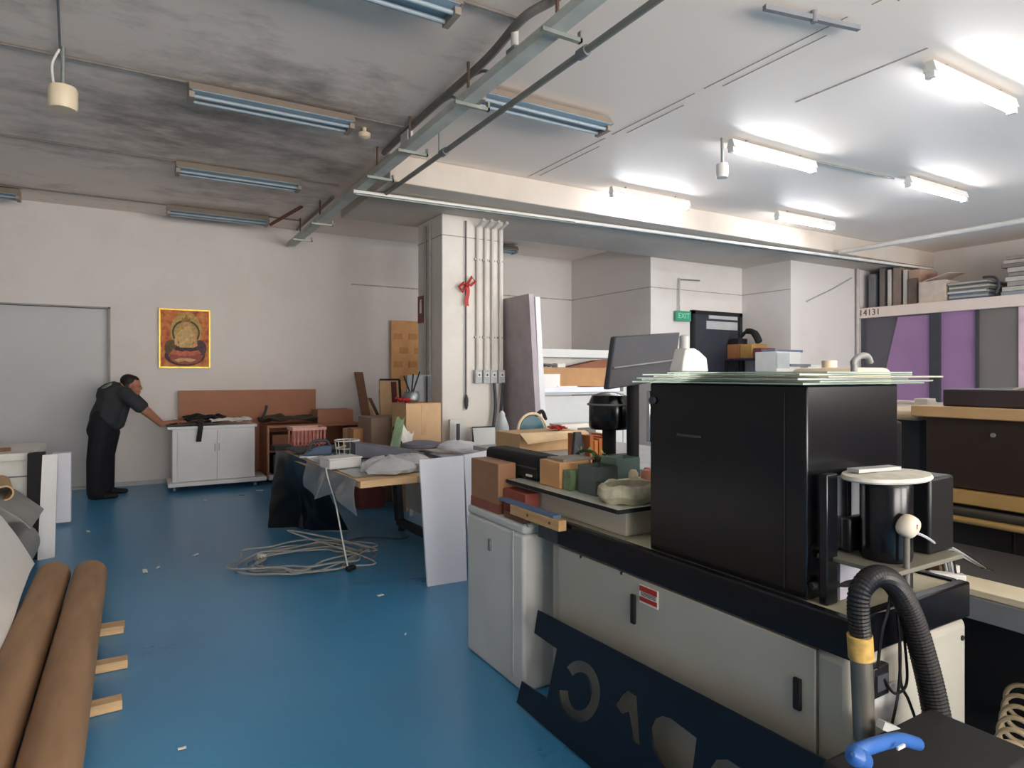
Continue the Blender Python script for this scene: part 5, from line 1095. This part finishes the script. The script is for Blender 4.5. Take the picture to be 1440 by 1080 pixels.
MB().tube(curve_pts([a + Vector((.005, 0, .01)), Y(1295, 752, .95), Y(1312, 762, .97), Y(1325, 775, 1.0)]), .004, 6).build('wire', LGREY, t)
# vacuum cleaner
t = thing('vacuum_cleaner', 'black workshop vacuum with a blue handle below the corrugated hose', 'vacuum cleaner', (1.62, .75, 0))
vz = .60
MB().rings([[Vector((1.58 + .27 * k * math.copysign(abs(math.cos(a0)) ** .6, math.cos(a0)), .76 + .17 * k * math.copysign(abs(math.sin(a0)) ** .6, math.sin(a0)), z)) for a0 in [2 * PI * j / 36 for j in range(36)]] for k, z in ((.85, .06), (.95, .12), (1, .4), (1.0, .5), (.94, .56), (.8, .6))]).build('drum', BLACK, t)
MB().box(1.345, 1.81, .66, .9, .598, .625).build('lid', BLACKM, t, .012)
MB().tube(curve_pts([Y(1202, 1058, .72), Y(1222, 1050, .72), Y(1262, 1040, .74), Y(1290, 1046, .76)], 6), .014, 12).build('handle', BLUE, t)
q = Y(1208, 1066, .7); MB().lathe([(.004, -.04), (.018, -.025), (.018, .025), (.004, .04)], q, 18, (.8, .2, -.5)).build('latch', BLUE, t)
q = Y(1254, 1047, .72); MB().obox(q + Vector((0, -.018, .004)), (.025, .004, .006)).build('badge', WHITEP, t)
for x in (1.39, 1.77): MB().cyl((x, .72, .035), (x, .8, .035), .035, n=16).build('wheel', DGREY, t)
MB().bar(Y(1238, 1018, .9), Y(1325, 1055, .86), .02, .02).build('trim_strip', LGREY, t)
# coiled beige air hose on the floor
hp = []
for i in range(230):
    s_ = i / 230; a0 = s_ * 2 * PI * 9
    c0 = Vector((2.3, .92, .16)).lerp(Vector((2.95, 1.12, .26)), s_)
    d = Vector((.65, .2, .1)).normalized(); a1 = d.cross(Vector((0, 0, 1))).normalized(); b1 = a1.cross(d)
    hp.append(c0 + a1 * .06 * math.cos(a0) + b1 * .08 * math.sin(a0))
tag(MB().tube(hp, .0085, 8).build('coiled_air_hose', BEIGEH), 'beige coiled air hose behind the machine near the corner', 'hose')

# ---------------------------------------------------------------- cut-out black sign sheet leaning on the machine
SXP = 1.55
def S(u, v): p = X(u, v, SXP); return (2.6 - p.y, max(.004, p.z))
top = [(757, 858)]; o_ = [S(757, 858), S(755, 890), S(787, 912), S(780, 980), S(744, 956), S(740, 985)]
e0, e1 = S(757, 858), S(1150, 1064); k = (1.58 - e0[0]) / (e1[0] - e0[0])
o_ += [(1.58, .004), (1.58, e0[1] + (e1[1] - e0[1]) * k)]
ring = []
for ang in range(222, 222 + 316, 8): ring.append(S(822 + 28 * math.cos(math.radians(ang)), 971 + 42 * math.sin(math.radians(ang)) + .25 * 28 * math.cos(math.radians(ang))))
for ang in range(222 + 312, 218, -8): ring.append(S(822 + 15 * math.cos(math.radians(ang)), 971 + 26 * math.sin(math.radians(ang)) + .25 * 15 * math.cos(math.radians(ang))))
vee = [S(*p) for p in ((871, 990), (879, 977), (886, 970), (899, 979), (909, 1048), (899, 1040), (889, 1000), (880, 1003))]
dee = [S(*p) for p in ((921, 1022), (926, 1010), (936, 1006), (948, 1010), (984, 1037), (981, 1102), (958, 1092), (938, 1072), (926, 1048))]
oh = [S(*p) for p in ((1004, 1080), (1012, 1067), (1028, 1067), (1048, 1080), (1060, 1102), (1062, 1128), (1048, 1136), (1026, 1126), (1010, 1106))]
fr_ = frame_of((1.5, 2.6, .004), (0, -1, 0), (.11, 0, .99))
tag(flat_shape('cut_out_sign', o_, [ring, vee, dee, oh], .006, fr_, NAVY), 'black sheet with cut-out letter shapes leaning on the cream machine', 'sign sheet')

# ================================================================ WIDE PRINTER AT THE EDGE
t = thing('wide_printer', 'wide brown and black roll printer with tan bars before the purple windows', 'printer', (3.8, .2, 0))
PY0, PY1 = -1.6, 1.72
BRN = M('printer_brown_black', (52, 42, 38), .4, var=.15, scale=2)
MB().box(3.46, 4.3, PY0, PY1 - .06, 1.345, 1.43).build('top_cover', M('printer_top_dark', (58, 50, 54), .35), t, .008)
MB().box(3.40, 4.35, PY0, PY1 + .06, 1.29, 1.345).build('tan_deck', M('tan_deck_paint', (200, 164, 120), .45, var=.05), t, .006)
MB().box(3.43, 4.3, PY0, PY1, .955, 1.29).build('front_panel', BRN, t, .004)
MB().box(3.39, 3.5, PY0, PY1 - .02, .885, .95).build('tan_bar', TANBAR, t, .006)
MB().cyl((3.40, PY0, .85), (3.40, PY1 - .04, .85), .022, n=16).build('roller', M('roller_dark', (80, 74, 66), .4, .3), t)
MB().cyl((3.40, PY0, .812), (3.40, PY1 - .06, .812), .018, n=16).build('lower_bar', TANBAR, t)
MB().cyl((3.38, PY1 - .02, .86), (3.38, PY1 + .05, .86), .026, n=16).build('roller_end', LGREY, t)
MB().box(3.5, 4.2, PY0, PY1 - .05, 0, .95).build('base', M('printer_base', (40, 36, 34), .5), t)
a = X(1397, 612, 3.43); MB().cyl((3.42, a.y, a.z), (3.43, a.y, a.z), .01, n=18).build('emblem', MGREY, t)
MB().box(3.495, 3.5, PY1 - .35, PY1 - .345, .1, .8).build('panel_joint', BRN, t)
t = thing('end_stand', 'cream end ledge of the wide printer before the purple window', 'ledge', (3.85, 2.0, 0))
MB().box(3.5, 4.25, 1.8, 2.15, 1.26, 1.31).build('ledge_top', M('cream_deck', (216, 190, 160), .5), t, .02); MB().box(3.62, 4.1, 1.85, 2.1, 0, 1.26).build('column', DGREY, t)
one_box('white_adaptor', 3.7, 3.79, 1.85, 1.92, 1.311, 1.37, WHITEP, 'small white box on the cream end ledge', 'box')
conduit('white_rod', [(3.85, 1.88, 1.34), (3.85, 2.14, 1.34)], .012, WHITEP, 'white rod lying on the cream end ledge under the purple window', 'rod')
tag(MB().sheet(lambda u, v: (3.6 + .55 * v, 1.42 - .75 * u, 1.434 + .11 * math.sin(min(1, u * 1.6) * PI / 2) * (.5 + .5 * math.sin(v * PI)) + .01 * nz(5 * u, 5 * v)), 20, 12, .008).build('white_cover_cloth', M('cover_cloth', (226, 218, 206), .8)), 'white cloth bundled on top of the wide printer', 'cloth')
t = thing('feed_bench', 'long low dark bench with a pale rail between the machine and the printer', 'bench', (2.95, .3, 0))
MB().box(2.75, 3.3, PY0, 1.55, .68, .72).build('dark_top', M('bench_top', (66, 64, 66), .4), t, .004)
MB().box(2.58, 2.75, PY0, 1.42, .71, .735).build('pale_rail', M('rail_cream', (210, 200, 172), .5, var=.08), t, .004)
MB().box(2.57, 2.6, PY0, 1.42, .63, .71).build('grey_fascia', MGREY, t, .003)
MB().box(2.98, 3.25, PY0, 1.5, 0, .68).build('base', BLACKM, t)
rr = random.Random(9)
for k, (u, v, mt, lab) in enumerate(((1302, 795, BLACKM, 'small black clip on the end of the pale rail'), (1318, 798, M('clip_brown', (84, 60, 46), .5), 'small brown clip on the pale rail'), (1338, 800, WHITEP, 'small white plastic piece on the pale rail'))):
    p = Z(u, v, .75); one_box('rail_clip', p.x - .02, p.x + .025, p.y - .02, p.y + .02, .736, .765, mt, lab, 'clip', 'clips on the pale rail')
t = thing('terminal_block', 'white wiring block with loose wires lying on the pale rail', 'wiring', (2.72, 1.2, .736))
p = Z(1332, 812, .75); MB().obox((p.x, p.y, .752), (.11, .04, .03), (0, 0, -.9)).build('block', WHITEP, t, .004)
for k in range(5):
    s0 = Vector((p.x + .02, p.y + .01 * k - .02, .765)); MB().tube(curve_pts([s0, s0 + Vector((.06, .03, .05 + .01 * k)), s0 + Vector((.13, -.02 * k, .02)), s0 + Vector((.17, -.05, -.0))]), .004, 6).build('wire', (BLACKM, LGREY, MGREY, LGREY, BLACKM)[k], t)

# ================================================================ LIGHT AND CAMERA
w = bpy.data.worlds.new('world'); bpy.context.scene.world = w; w.use_nodes = True
bg = w.node_tree.nodes['Background']; bg.inputs[0].default_value = (.8, .88, 1, 1); bg.inputs[1].default_value = .3
DAY.node_tree.nodes['Principled BSDF'].inputs['Emission Strength'].default_value = 3.0
sc = bpy.context.scene
for a, b in WB:                                   # fill lamps added just inside the glowing panes, tilted up to brighten the ceiling
    ld = bpy.data.lights.new('daylight', 'AREA'); ld.shape = 'RECTANGLE'; ld.size = b - a; ld.size_y = 2.4; ld.energy = 84 * (b - a); ld.color = (1, .95, .90); ld.spread = math.radians(150)
    lo = bpy.data.objects.new('daylight', ld); C.objects.link(lo); lo.location = ((a + b) / 2, -4.9, 2.1); lo.rotation_euler = (math.radians(90 + 32), 0, 0)
sc.view_settings.view_transform = 'Standard'; sc.view_settings.look = 'None'; sc.view_settings.gamma = 1; sc.view_settings.use_curve_mapping = False
sc.view_settings.exposure = 0.25
sc.cycles.max_bounces = 8; sc.cycles.diffuse_bounces = 5; sc.cycles.transmission_bounces = 6
cam = bpy.data.cameras.new('camera'); co = bpy.data.objects.new('camera', cam); C.objects.link(co)
co.location = (0, 0, H); co.rotation_euler = (PI / 2, 0, -TH)
cam.sensor_fit = 'HORIZONTAL'; cam.sensor_width = 36; cam.lens = F / 1440 * 36; cam.shift_y = -(540 - V0) / 1440; cam.clip_start = .05
sc.camera = co
